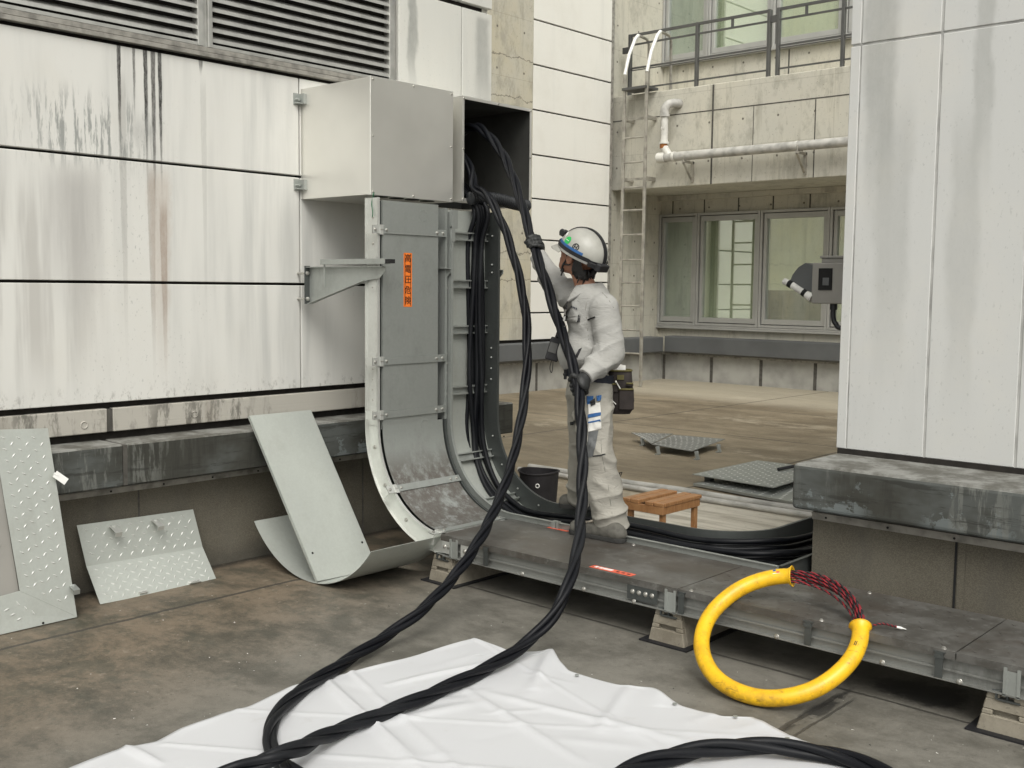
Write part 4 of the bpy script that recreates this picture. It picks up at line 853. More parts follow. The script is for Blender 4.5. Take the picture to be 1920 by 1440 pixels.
# ---------------------------------------------------------------- white sheet
Lp = [(887, 1199), (840, 1213), (700, 1252), (607, 1275), (552, 1288), (468, 1326), (421, 1339), (395, 1350), (337, 1370), (293, 1392), (232, 1404), (140, 1440), (-20, 1500)]
Rp = [(889, 1199), (925, 1212), (980, 1233), (1012, 1228), (1036, 1221), (1050, 1243), (1067, 1260), (1160, 1286), (1222, 1294), (1276, 1325), (1354, 1344), (1410, 1347), (1460, 1372), (1491, 1387), (1557, 1406), (1660, 1440), (1900, 1520)]
def rs(pl, n):
    q = [np.array(P(a, b, 'z', .006)) for a, b in pl]; s = np.cumsum([0]+[np.linalg.norm(q[i+1]-q[i]) for i in range(len(q)-1)]); return [np.array([np.interp(t, s, [w[k] for w in q]) for k in range(3)]) for t in np.linspace(0, s[-1], n)]
NL, NW = 150, 130
la, ra = rs(Lp, NL), rs(Rp, NL); b = MB(); vs = []; bumps = []
def crease(p, a, c, w, h):
    a = np.array(a[:2]); c = np.array(c[:2]); d = c-a; t = np.clip(((p-a) @ d)/(d @ d), 0, 1); return h*math.exp(-(np.linalg.norm(p-(a+d*t))/w)**2)*(math.sin(math.pi*min(max(t, 0), 1)))**.5
rnd = random.Random(5); cr = []
A_ = lambda q: P(q[0], q[1], 'z', 0)
for a, c, w, h in (((600, 1277), (790, 1440), .02, .014), ((232, 1404), (300, 1440), .015, .018), ((860, 1290), (1100, 1440), .02, .010), ((980, 1233), (720, 1290), .02, .012), ((1036, 1219), (1000, 1300), .03, .018), ((1180, 1290), (1120, 1380), .02, .012), ((640, 1380), (900, 1320), .03, .010), ((900, 1300), (1300, 1400), .025, .010), ((1230, 1296), (1240, 1330), .03, .008)):
    cr.append((A_(a), A_(c), w, h))
for k in range(26):
    x0, y0 = rnd.uniform(420, 1400), rnd.uniform(1240, 1440); an = rnd.uniform(-.9, .5); ln = rnd.uniform(60, 200); cr.append((A_((x0, y0)), A_((x0+ln*math.cos(an), y0+ln*.5*math.sin(an))), rnd.uniform(.014, .04), rnd.uniform(.0015, .0045)*rnd.choice((1, 1, -.6))))
f2 = lambda q: A_(q)[:2]
folds = [(f2((607, 1275)), f2((900, 1560)), .028, .010), (f2((655, 1262)), f2((960, 1540)), .02, .008), (f2((887, 1199)), f2((1500, 1560)), .02, .004), (f2((430, 1335)), f2((1500, 1390)), .018, .004), (f2((300, 1400)), f2((1400, 1480)), .02, .005)]
for i in range(NL):
    for j in range(NW):
        t = j/(NW-1); p = la[i]*(1-t)+ra[i]*t; q = p[:2]; h = .003+.004*(math.sin(q[0]*9+2*math.sin(q[1]*5))*math.sin(q[1]*7+1.3)+1)*.5
        for c in cr: h += crease(q, *c)
        e = min(t, 1-t)*np.linalg.norm(ra[i]-la[i]); h += .003*math.exp(-(e/.03)**2)*(1+math.sin(i*.21))
        for (a, c, w, hh) in folds: dd = (c-a)/np.linalg.norm(c-a); s_l = (q-a)@np.array([-dd[1], dd[0]]); tt = (q-a)@dd/np.linalg.norm(c-a); h += hh*max(0, 1-abs(s_l)/w)*(1 if 0 < tt < 1 else 0)
        vs.append((p[0], p[1], max(h, .0025)+.004))
b.add(vs, [(i*NW+j, (i+1)*NW+j, (i+1)*NW+j+1, i*NW+j+1) for i in range(NL-1) for j in range(NW-1)])
sh = thing('white_sheet', 'creased white plastic sheet spread on the floor under the cables', 'sheet', A_((900, 1400)))
o = obj('sheet', b, 'white_sheet', sh, smooth=True); md = o.modifiers.new('thick', 'SOLIDIFY'); md.thickness = .0012; md.offset = 1
for q in ((1097, 1272), (1281, 1326), (1493, 1391), (975, 1236), (1395, 1350)):
    p = A_(q)+np.array([-.02, -.03, .02]); b = MB(); b.tube([p+np.array([0, 0, -.004]), p+np.array([0, 0, -.001])], .009, 16); obj('eyelet', b, 'galvanised', sh, smooth='auto')

# ---------------------------------------------------------------- yellow hose ring and rope bundle
RC, RR_ = np.array([-2.10, 3.985, .222]), .325
tl = math.radians(33.5); az = -.056
e1 = np.array([math.cos(az), -math.sin(az)*-1, 0]); e1 = np.array([.9984, .056, 0]); up = np.array([-.056*math.cos(tl), .9984*math.cos(tl), math.sin(tl)])
RC[2] = .037+RR_*math.sin(tl)
def ringp(a, r=RR_, dn=0): a = math.radians(a); return RC+r*(math.cos(a)*e1+math.sin(a)*up)+np.cross(e1, up)*dn
yr = thing('yellow_hose', 'yellow plastic hose ring with flared ends leaning on the cable tray', 'hose', (RC[0], 3.75, 0))
A0, A1 = 22, -258        # from the right-hand flared end clockwise round to the upper left end
N = 90; pts = [ringp(A0+(A1-A0)*i/N) for i in range(N+1)]; rad = []
for i in range(N+1):
    s = min(i, N-i)/N*280; rad.append(.0335+.011*max(0, 1-s/3.2)**2)
b = MB(); rnd_ = random.Random(9); pts = [p+np.array([0, 0, .0015*math.sin(i*.17)+.0006*math.sin(i*.5+1)])+.001*math.sin(i*.27)*e1 for i, p in enumerate(pts)]; b.tube(pts, rad, 28, cap=False); inner = [r-.004 for r in rad]; b.tube(pts[:8], inner[:8], 28, cap=False); b.tube(pts[-8:], inner[-8:], 28, cap=False)
for k, sl_ in ((0, 0), (N, 0)):
    t = dirs(pts[0], pts[1]) if k == 0 else dirs(pts[-2], pts[-1]); b.tube([pts[k]-t*.002, pts[k]+t*.002], .0455, 28, cap=False); 
    u = np.cross(t, [0, 0, 1.]); u /= np.linalg.norm(u); w = np.cross(t, u); vs = []
    for rr in (.0455, .0395): vs += [pts[k]+rr*(math.cos(q*math.pi/14)*u+math.sin(q*math.pi/14)*w) for q in range(28)]
    b.add(vs, [(q, (q+1) % 28, 28+(q+1) % 28, 28+q) for q in range(28)])
obj('ring', b, 'yellow_hose', yr, smooth='auto')
nrm = np.cross(e1, up)
if nrm[1] > 0: nrm = -nrm
def decal(a0, a1, phi, wid, m, parts=None, name='label', lift=.0008):
    b = MB(); vs = []
    for a in np.linspace(a0, a1, 6):
        c = ringp(a); rd = dirs(RC, c)
        for f in np.linspace(-wid, wid, 6): q = phi+f; vs.append(c+(.0335+lift)*(math.cos(q)*nrm+math.sin(q)*rd))
    b.add(vs, [(i*6+j, i*6+j+1, (i+1)*6+j+1, (i+1)*6+j) for i in range(5) for j in range(5)]); return obj(name, b, m, yr)
decal(110, 116, .2, .5, 'sticker_white'); decal(113.5, 115.6, .35, .3, 'label_blue', lift=.0014); decal(110.6, 113, -.1, .14, 'label_red', lift=.0014); decal(0, 4, .5, .6, 'strap_black')
rp = thing('pulling_rope', 'red and black braided pulling rope coiled inside the yellow hose', 'rope', ringp(60)); rnd = random.Random(2)
N = 60; strands = []
for k in range(12):
    ox, oy = rnd.uniform(-.016, .016), rnd.uniform(-.016, .016); pts = []
    for i in range(N+1):
        a = 106+(16-106)*i/N; sw_ = .6+.4*abs(math.cos(math.radians((a-60)*1.6))); f = math.sin(math.pi*i/N)
        r_ = RR_+ox+.010*f*math.sin(k*1.7); pts.append(ringp(a, r_, oy+.008*f*math.cos(k*2.1)))
    for m, ph in (('red_rope', 0), ('black_rope', math.pi)):
        tw = []; u = np.array([0, 0, 1.])
        for i, p in enumerate(pts):
            t = dirs(pts[max(i-1, 0)], pts[min(i+1, N)]); u = u-t*(u @ t); u /= np.linalg.norm(u); w = np.cross(t, u)
            for h in (0,): a = i*.95+ph+k; tw.append(p+.0026*(math.cos(a)*u+math.sin(a)*w))
        strands.append((m, tw))
for m in ('red_rope', 'black_rope'):
    b = MB(); [b.tube(tw, .0036, 6) for mm, tw in strands if mm == m]; obj('red_braid' if m[0] == 'r' else 'black_braid', b, m, rp, smooth=True)
a0 = ringp(24, RR_+.02, -.01); tip = D(1683, 1176, np.dot(a0, FW)-.02); mid = (a0+tip)/2+np.array([0, 0, .012])
sp = spline([ringp(34, RR_+.018), a0, mid, tip], 24); b = MB(); b2 = MB()
u = np.array([0, 0, 1.]); tw = []; tw2 = []
for i, p in enumerate(sp):
    t = dirs(sp[max(i-1, 0)], sp[min(i+1, len(sp)-1)]); u = u-t*(u @ t); u /= np.linalg.norm(u); w = np.cross(t, u); a = i*1.0; tw.append(p+.002*(math.cos(a)*u+math.sin(a)*w)); tw2.append(p-.002*(math.cos(a)*u+math.sin(a)*w))
b.tube(tw, .003, 6); b2.tube(tw2, .003, 6); obj('red_braid', b, 'red_rope', rp, smooth=True); obj('black_braid', b2, 'black_rope', rp, smooth=True)
b = MB(); d = dirs(sp[-4], sp[-1]); b.tube([tip-d*.004, tip+d*.012, tip+d*.022, tip+d*.034], [.005, .0055, .003, .0015], 10); obj('metal_tip', b, 'ladder_bright', rp, smooth='auto')

# ---------------------------------------------------------------- loose covers leaning on the wall
def quadplate(b, q, th, rows, cols, margin=(.06, .08), tl_=(.016, .0045), mi=0, phase=0, hh=.0038):
    if mi == 0: mi_t = 1
    """q: TL,TR,BR,BL ; raised treads laid out on it"""
    TL, TR, BR, BL = [np.array(p, float) for p in q]; n = np.cross(TR-TL, BL-TL); n /= np.linalg.norm(n)
    if n @ (CAM-TL) < 0: n = -n
    b.prism([TL, TR, BR, BL], -n*th, mi)
    for i in range(rows):
        for j in range(cols):
            s = margin[0]+(1-2*margin[0])*(j+.5*(i % 2))/max(cols-.5, 1); t = margin[1]+(1-2*margin[1])*i/max(rows-1, 1)
            c = (TL*(1-s)+TR*s)*(1-t)+(BL*(1-s)+BR*s)*t; ex = dirs(TL, TR); ey = np.cross(n, ex); a = math.radians(50 if (i+phase) % 2 else -28); d = ex*math.cos(a)+ey*math.sin(a); w = np.cross(n, d)
            h = hh; b.add([c+d*tl_[0], c+w*tl_[1], c-d*tl_[0], c-w*tl_[1], c+d*tl_[0]*.5+n*h, c-d*tl_[0]*.5+n*h], [(0, 1, 4), (1, 2, 5, 4), (2, 3, 5), (3, 0, 4, 5)], 1)
    return n
def clampm(b, p, n, ex, s=1.0, mi=0):
    """hanging hook clamp bolted through a cover"""
    p = np.array(p, float); ex = np.array(ex, float); ey = np.cross(n, ex); d = n*.8-ey*.5; d /= np.linalg.norm(d); w = np.cross(d, ex)
    b.tube([p-n*.004, p+n*.03*s], .004, 8, mi); b.obox(p+n*.02*s+d*.02*s, (d, ex, w), (.034*s, .016*s, .0015), mi); b.obox(p+n*.02*s+d*.052*s-w*.010*s, (d, ex, w), (.0015, .016*s, .012*s), mi); b.obox(p+n*.02*s+d*.02*s+ex*.016*s-w*.006, (d, ex, w), (.03*s, .001, .007*s), mi); b.tube([p+n*.014, p+n*.024], .009, 6, mi)
# large L-shaped cover at the left edge
lp = thing('large_cover_plate', 'large bent grey green tread plate cover leaning on the wall at the left edge', 'cover plate', (-5.1, 2.2, 0))
b = MB()
BRp = P(145, 1157, 'z', .004); TRp = P(90, 803, 'x', -5.205); TLp = P(-60, 806, 'x', -5.32); mid1 = P(38, 1108, 'x', -5.10); topm = P(0, 845, 'x', -5.29)
qTLs = P(-10, 806, 'x', -5.31)
quadplate(b, [P(-14, 806, 'x', -5.205), TRp, BRp, P(37, 1108, 'x', -5.065)], .002, 27, 3, (.16, .05), (.015, .0042)); obj('side_face', b, ['galvanised_plate', 'tread_metal'], lp, bevel=.001)
b = MB(); quadplate(b, [P(37, 1108, 'x', -5.065), BRp, P(-120, 1218, 'z', .004), P(-120, 1150, 'x', -5.06)], .002, 5, 3, (.3, .2)); obj('foot_face', b, ['galvanised_plate', 'tread_metal'], lp, bevel=.001)
b = MB(); quadplate(b, [P(-260, 840, 'x', -5.225), P(-14, 808, 'x', -5.215), P(36, 1112, 'x', -5.085), P(-200, 1150, 'x', -5.085)], .002, 14, 5, (.1, .3)); obj('inner_face', b, ['meter_box', 'meter_box'], lp)
b = MB()
pa = P(102, 893, 'x', -5.165); n_ = np.array([.9, -.1, .35]); n_ /= np.linalg.norm(n_)
d = np.array([.25, .72, -.65]); d /= np.linalg.norm(d); w = np.cross(n_, d); w /= np.linalg.norm(w); n2 = np.cross(d, w)
b.obox(pa+n_*.03+d*.025, (d, w, n2), (.034, .018, .0015)); b.tube([pa, pa+n_*.035], .005, 8); b.tube([pa+n_*.03-d*.012, pa+n_*.03+d*.02-n2*.004], .006, 8)
obj('clamp', b, 'ladder_bright', lp)
b = MB(); clampm(b, P(134, 1100, 'x', -5.075), n_, (0, 1, 0)); obj('clamp', b, 'galvanised', lp)
b = MB(); pz = P(80, 1168, 'z', .012); b.tube([pz+np.array([.003, 0, 0]), pz+np.array([.006, 0, .001])], .006, 12); obj('screw_hole', b, 'hole_dark', lp)
# smaller folded cover
sp_ = thing('folded_cover_plate', 'small folded tread plate cover with clamps leaning on the grey plinth', 'cover plate', (-5.2, 2.9, 0))
TL, TR = P(144, 985, 'x', -5.37), P(362, 955, 'x', -5.37); ML, MR = P(162, 1062, 'x', -5.325), P(380, 1026, 'x', -5.325); BL = P(188, 1133, 'z', .003)
def onpl(px, py, a, b_, c): n_ = np.cross(b_-a, c-a); d = RM @ np.array([px-CX, CY-py, -FPX]); return CAM+d*(((a-CAM)@n_)/(d@n_))
BR = onpl(407, 1089, ML, MR, BL); TR = onpl(362, 955, ML, MR, TL)
b = MB(); n1 = quadplate(b, [TL, TR, MR, ML], .002, 6, 10, (.06, .14)); obj('upper_face', b, ['galvanised_plate', 'tread_metal'], sp_)
b = MB(); n2_ = quadplate(b, [ML, MR, BR, BL], .002, 8, 10, (.06, .12)); obj('lower_face', b, ['galvanised_plate', 'tread_metal'], sp_)
for f in (.27, .63):
    b = MB(); clampm(b, TL*(1-f)+TR*f+(ML-TL)*.16, n1, dirs(TL, TR), 1.15); obj('clamp', b, 'galvanised_bright', sp_)
for f in (.35, .80):
    b = MB(); c = (BL*(1-f)+BR*f)+(ML-BL)*.07; ex = dirs(BL, BR); b.obox(c+n2_*.008, (ex, np.cross(n2_, ex), n2_), (.022 if f < .5 else .035, .008, .007)); b.tube([c+n2_*.015-ex*.03, c+n2_*.018+ex*.02], .004, 8); obj('clamp', b, 'galvanised_bright', sp_)
# curved cover lying on the floor
cv = thing('curved_cover_plate', 'curved galvanised cover lying on the floor like a rocker beside the tray bend', 'cover plate', (-4.75, 3.9, 0))
Rv = .65; cxv, czv = -4.735, Rv+.003; am = math.radians(53); b = MB(); n = 28; vs = []
ang = [-am+2*am*k/n for k in range(n+1)]
sec = lambda a, r: (cxv+r*math.sin(a), czv-r*math.cos(a))
pp = [(sec(a, Rv)[0], 3.60, sec(a, Rv)[1]) for a in ang]; nn = [(math.sin(a), 0, -math.cos(a)) for a in ang]
b.sweep(pp, nn, [(-.002, 0), (-.002, .55), (0, .55), (0, 0)]); obj('sheet', b, 'galvanised_plate', cv, smooth='auto')
# flat cover standing in it
fl_ = thing('flat_cover_plate', 'long flat galvanised cover leaning in the curved cover against the wall', 'cover plate', (-4.9, 3.9, 0))
TL, TR = P(467, 780, 'x', -5.232), P(583, 768, 'x', -5.232); TL[2] = TR[2] = (TL[2]+TR[2])/2
BL = P(595, 1090, 'z', .015); BRq = P(697, 1040, 'x', -4.80); BM = P(673, 1074, 'z', .022)
ex = dirs(TL, TR); dn = dirs(TL, BL); nf = np.cross(ex, dn); nf /= np.linalg.norm(nf); nf = nf if nf @ (CAM-TL) > 0 else -nf
def onplane(px, py):
    d = RM @ np.array([px-CX, CY-py, -FPX]); return CAM+d*(((TL-CAM) @ nf)/(d @ nf))
BM, BRq = onplane(672, 1074), onplane(697, 1041)
b = MB(); b.prism([TL, TR, BRq, BM, BL], -nf*.002); lipd = np.array(-nf*.016); b.prism([TL, BL, BL+dirs(BL, BM)*.002, TL+ex*.002], lipd); b.prism([TR, BRq, BRq-ex*.002, TR-ex*.002], lipd); b.prism([BM, BRq, BRq-dn*.002, BM-dn*.002], nf*.014-dn*.0)
obj('sheet', b, 'galvanised_plate', fl_)
for q in ((586, 1037), (679, 1017)): b = MB(); c = onplane(*q); b.tube([c+nf*.0003, c+nf*.001], .007, 14); obj('screw_hole', b, 'hole_dark', fl_)

# ---------------------------------------------------------------- things on the rear terrace
st = thing('wooden_stool', 'small orange brown slatted wooden stool beyond the open tray', 'stool', (-3.59, 5.33, 0))
sx0, sx1, sy0, sy1, sz = -3.745, -3.455, 5.13, 5.54, .40
for x0, x1 in ((sx0, sx0+.05), (sx0+.058, sx0+.115), (sx1-.128, sx1-.072), (sx1-.064, sx1)):
    b = MB(); b.box((x0, sy0, sz-.022), (x1, sy1, sz)); obj('seat_slat', b, 'stool_wood', st, bevel=.003)
b = MB(); b.box((sx0+.01, sy0+.002, sz-.067), (sx1-.002, sy0+.022, sz-.0225)); b.box((sx0+.01, sy1-.022, sz-.067), (sx1-.01, sy1-.004, sz-.0225)); b.box((sx1-.022, sy0+.022, sz-.067), (sx1-.004, sy1-.022, sz-.0225)); b.box((sx0+.004, sy0+.022, sz-.067), (sx0+.022, sy1-.022, sz-.0225)); obj('apron', b, 'stool_wood', st, bevel=.002)
for x in (sx0+.015, sx1-.05):
    for y in (sy0+.02, sy1-.055):
        b = MB(); b.box((x+.008, y+.002, 0), (x+.036, y+.034, sz-.0225)); obj('leg', b, 'stool_wood', st, bevel=.002)
bk = thing('black_bucket', 'round black cloth bucket standing behind the curved tray', 'bucket', (-5.08, 5.93, 0))
b = MB(); c = (-5.08, 5.93); prf = [(.0, .002), (.118, .002), (.125, .01), (.130, .08), (.137, .18), (.143, .27), (.146, .30), (.143, .303), (.139, .30), (.135, .2), (.12, .012), (0, .012)]; sg = 40; vs = []
for r, z in prf: vs += [(c[0]+(r*(1+.012*math.sin(3*k*2*math.pi/sg)))*math.cos(2*math.pi*k/sg), c[1]+r*math.sin(2*math.pi*k/sg), z+(.006*math.sin(2*k*2*math.pi/sg+1) if z > .25 else 0)) for k in range(sg)]
b.add(vs, [(i*sg+k, i*sg+(k+1) % sg, (i+1)*sg+(k+1) % sg, (i+1)*sg+k) for i in range(len(prf)-1) for k in range(sg)]); obj('bag', b, 'bucket_cloth', bk, smooth='auto')
b = MB(); b.tube([(c[0]+.1465*math.cos(2*math.pi*k/30), c[1]+.1465*math.sin(2*math.pi*k/30), .298+.006*math.sin(4*k*math.pi/30+1)) for k in range(30)], .007, 8, closed=True); obj('rim', b, 'bucket_cloth', bk, smooth=True)
b = MB(); q = np.array([c[0]+.142*.60, c[1]-.142*.80, .215]); nq = np.array([.60, -.80, .0]); tq = np.array([.8, .6, 0]); b.tube([q+nq*.004+.013*(math.cos(a)*tq+math.sin(a)*np.array([0, 0, 1.])) for a in [2*math.pi*k/20 for k in range(20)]], .0035, 8, closed=True); obj('eyelet', b, 'ladder_bright', bk, smooth=True)
for dy, lab, r in ((0, 'front', .022), (.13, 'rear', .028)):
    b = MB(); y = 7.06+dy; b.tube([(-6.3+i*.4, y+.012*math.sin(i*1.3+dy*9)+.02, r+.004*math.sin(i*2)+.006) for i in range(14)], r, 12)
    single('floor_conduit', b, 'pipe_grey', ('thinner nearer' if dy == 0 else 'thicker farther')+' pale conduit pipe of the pair lying across the floor', 'pipe', smooth='auto')
b = MB()
for k in range(5): a = k*1.3; b.tube([(-5.32+.02*k, 7.03, .04), (-5.32+.03*math.cos(a), 7.07, .10), (-5.30+.02*k, 7.14, .085+.01*k), (-5.29, 7.2, .05)], .004, 6)
single('binding_wire', b, 'strap_black', 'bit of dark wire tied round the pair of floor pipes', 'wire', smooth=True)
# cover plate standing on its clamps
fp = thing('floor_cover_plate', 'grey tread plate cover resting raised on its clamps on the rear floor', 'cover plate', (-6.3, 9.7, 0))
zq = .085
b = MB(); quadplate(b, [P(1183, 811, 'z', zq), P(1262, 813, 'z', zq+.02), P(1221, 832, 'z', zq), P(1205, 821, 'z', zq)], .004, 8, 6, (.06, .08), (.016, .006), hh=.0012); obj('left_face', b, ['galvanised_worn', 'ladder_bright'], fp)
b = MB(); quadplate(b, [P(1262, 815, 'z', zq+.02), P(1360, 823, 'z', zq), P(1297, 846, 'z', zq-.02), P(1222, 833, 'z', zq)], .004, 9, 8, (.06, .08), (.016, .006), hh=.0012); obj('right_face', b, ['galvanised_worn', 'ladder_bright'], fp)
for q in ((1204, 820), (1233, 836), (1306, 845), (1347, 832)):
    p = P(q[0], q[1], 'z', .09); b = MB(); b.box((p[0]-.025, p[1]-.01, .0), (p[0]+.015, p[1]+.03, .012)); b.obox((p[0], p[1]+.01, .045), ((.9, .2, .3), (0, 1, 0), (-.3, 0, .9)), (.008, .02, .042)); b.tube([(p[0]+.02, p[1], .01), (p[0]+.02, p[1], .085)], .006, 8); obj('clamp', b, 'galvanised', fp)
for nm, lab, qd, z in (('lower', 'lower grey tread plate of the two stacked beside the ledge', [(1300, 906), (1400, 893), (1560, 915), (1560, 955)], .03), ('upper', 'upper grey tread plate of the two stacked beside the ledge', [(1298, 889), (1420, 863), (1560, 880), (1450, 914)], .085)):
    b = MB(); q4 = [P(x, y, 'z', z) for x, y in qd]; quadplate(b, q4, .02 if nm == 'lower' else .006, 13, 11, (.05, .06), (.016, .008), hh=.002); 
    p = q4[1]; single('stacked_cover_plate', b, ['galvanised', 'ladder_bright'], lab, 'cover plate')
b = MB(); p = P(1470, 938, 'z', .04); 
for q in ((1330, 900), (1540, 905), (1540, 930)): w = P(q[0], q[1], 'z', .03); b.box((w[0]-.03, w[1]-.03, .001), (w[0]+.03, w[1]+.03, .078 if q[1] < 925 else .009))
single('packing_piece', b, 'galvanised_dark', 'small metal packing pieces between the two stacked tread plates', 'packing')
a, c_ = P(1459, 880, 'z', .10), P(1520, 868, 'z', .12); b = MB(); b.tube([a, c_], .014, 10); single('dark_bar', b, 'strap_black', 'short dark bar lying on the stacked tread plates by the ledge', 'bar', smooth='auto')

gr = MB(); rnd = random.Random(11)
for k in range(420):
    px, py = rnd.uniform(0, 1920), rnd.uniform(1080, 1440); p = P(px, py, 'z', 0)
    if -5.35 < p[0] < -.9 and 1.9 < p[1] < 4.05:
        r = rnd.choice((.0015, .002, .0025, .004)); q = [p+np.array([rnd.uniform(-r, r)*1.5, rnd.uniform(-r, r)*1.5, rnd.uniform(0, r)]) for _ in range(4)]; gr.add(q, [(0, 1, 2), (0, 2, 3), (0, 3, 1), (1, 3, 2)], k % 2)
setp(obj('grit', gr, ['paper_white', 'sealant']), 'scattered grit and crumbs on the concrete floor', 'grit', kind='stuff')
# ---------------------------------------------------------------- implicit surfaces for the figure
DB = 5.87
def J(px, py, dd=0.0): return D(px, py, DB+dd)
_rng = np.random.RandomState(4); _T = _rng.rand(32, 32, 32).astype(np.float32)
def vnoise(p, s):
    q = p*s+100.0; i = np.floor(q).astype(int); f = (q-i).astype(np.float32); f = f*f*(3-2*f); o = 0
    for a in (0, 1):
        for b_ in (0, 1):
            for c in (0, 1):
                w = (f[..., 0] if a else 1-f[..., 0])*(f[..., 1] if b_ else 1-f[..., 1])*(f[..., 2] if c else 1-f[..., 2]); o = o+w*_T[(i[..., 0]+a) % 32, (i[..., 1]+b_) % 32, (i[..., 2]+c) % 32]
    return o
def ridge(p, s): return 1-np.abs(2*vnoise(p, s)-1)*1.6
def crs(p, s, w=.16): return np.exp(-np.abs(2*vnoise(p, s)-1)/w)
def fold(p, c, ax, k, sg, seed):
    """sharp-crested cloth folds running across ax, fading away from c"""
    ax = np.array(ax)/np.linalg.norm(ax); c = np.array(c); r = np.linalg.norm(p-c, axis=-1); ph = k*((p-c)@ax)*.5+3.2*vnoise(p+seed*3.1, 5.0)
    s = 1-np.abs(np.sin(ph)); m = np.clip(vnoise(p+seed*1.7, 7.0)*2.8-.65, 0, 1); return 1.9*np.exp(-(r/(sg*1.15))**2)*s**1.5*m
def st_(p, ax, k):
    """squeeze space along ax so that creases run across it"""
    ax = np.array(ax); return p+((p@ax)*(k-1))[..., None]*ax
def cap(p, a, b, ra, rb):
    a = np.array(a); b = np.array(b); d = b-a; t = np.clip(((p-a) @ d)/(d @ d), 0, 1); return np.linalg.norm(p-(a+t[..., None]*d), axis=-1)-(ra+(rb-ra)*t)
def ell(p, c, ax, r):
    q = (p-np.array(c)) @ np.array(ax).T; r = np.array(r); k0 = np.linalg.norm(q/r, axis=-1); k1 = np.linalg.norm(q/(r*r), axis=-1); return k0*(k0-1)/np.maximum(k1, 1e-6)
def su(k, *ds):
    o = ds[0]
    for d in ds[1:]: h = np.clip(.5+.5*(d-o)/k, 0, 1); o = d*(1-h)+o*h-k*h*(1-h)
    return o
def ss(k, a, b): return -su(k, -a, b)          # a minus b
def si(a, b): return np.maximum(a, b)
def surf(fn, lo, hi, h):
    lo = np.array(lo, float); hi = np.array(hi, float); n = np.ceil((hi-lo)/h).astype(int)+1
    g_ = np.stack(np.meshgrid(*[lo[i]+h*np.arange(n[i]) for i in range(3)], indexing='ij'), -1).astype(np.float32)
    K = 4; F = np.repeat(np.repeat(np.repeat(fn(g_[::K, ::K, ::K]).astype(np.float32), K, 0), K, 1), K, 2)[:n[0], :n[1], :n[2]].copy()
    # only the neighbourhood of the surface is evaluated finely
    G1 = np.abs(F) < h*K*1.75+.022; idf = np.argwhere(G1)
    for i in range(0, len(idf), 400000): q = idf[i:i+400000]; F[tuple(q.T)] = fn(g_[tuple(q.T)])
    ins = F < 0; c = n-1; cnt = np.zeros(c, np.int8)
    for a in (0, 1):
        for b_ in (0, 1):
            for d in (0, 1): cnt += ins[a:c[0]+a, b_:c[1]+b_, d:c[2]+d]
    act = (cnt > 0) & (cnt < 8); idx = -np.ones(c, int); ijk = np.argwhere(act); idx[act] = np.arange(len(ijk))
    acc = np.zeros((len(ijk), 3)); w = np.zeros(len(ijk)); cor = [(a, b_, d) for a in (0, 1) for b_ in (0, 1) for d in (0, 1)]
    for q in cor:
        for ax in range(3):
            if q[ax]: continue
            r = list(q); r[ax] = 1; A = ijk+np.array(q); B = ijk+np.array(r); fa = F[tuple(A.T)]; fb = F[tuple(B.T)]; m = (fa < 0) != (fb < 0)
            t = np.where(m, fa/np.where(m, fa-fb, 1), 0); pt = A+t[:, None]*(B-A); acc += np.where(m[:, None], pt, 0); w += m
    V_ = lo+h*acc/w[:, None]; fs = []
    for ax in range(3):
        s0 = [slice(None)]*3; s1 = [slice(None)]*3; s0[ax] = slice(0, -1); s1[ax] = slice(1, None); m = ins[tuple(s0)] != ins[tuple(s1)]; e = np.argwhere(m)
        u, v = [(1, 2), (2, 0), (0, 1)][ax]; ok = (e[:, u] > 0) & (e[:, v] > 0) & (e[:, u] < c[u]) & (e[:, v] < c[v]); e = e[ok]; du = np.eye(3, dtype=int)[u]; dv = np.eye(3, dtype=int)[v]
        qd = np.stack([idx[tuple(e.T)], idx[tuple((e-du).T)], idx[tuple((e-du-dv).T)], idx[tuple((e-dv).T)]], 1); fl = ins[tuple(e.T)]; qd[~fl] = qd[~fl][:, ::-1]; fs.append(qd)
    b = MB(); b.v = [tuple(x) for x in V_.tolist()]; b.f = [tuple(x) for x in np.concatenate(fs).tolist()]; b.m = [0]*len(b.f); return b
ZU = np.array([0, 0, 1.0]); BAX = np.array([-RT, -FW, ZU])      # body axes: forward (to the picture's left), his left side, up
# joints
SL, EL, WL = J(1133, 577, -.13), J(1143, 664, -.17), J(1100, 704, -.26)
SR, ER, WR = J(1090, 570, .12), J(1038, 530, .27), J(1009, 480, .325)
HL, HR = D(1084, 723, 5.60), D(1001, 460, 6.21)
PEL = J(1105, 722, .02); CH = J(1108, 600, .0); BE = J(1103, 665, .0)
LH, LK, LA = J(1113, 745, -.06), J(1118, 850, -.08), J(1143, 974, -.06)
RH_, RK, RA = J(1094, 740, .10), J(1092, 840, .30), J(1087, 928, .50)
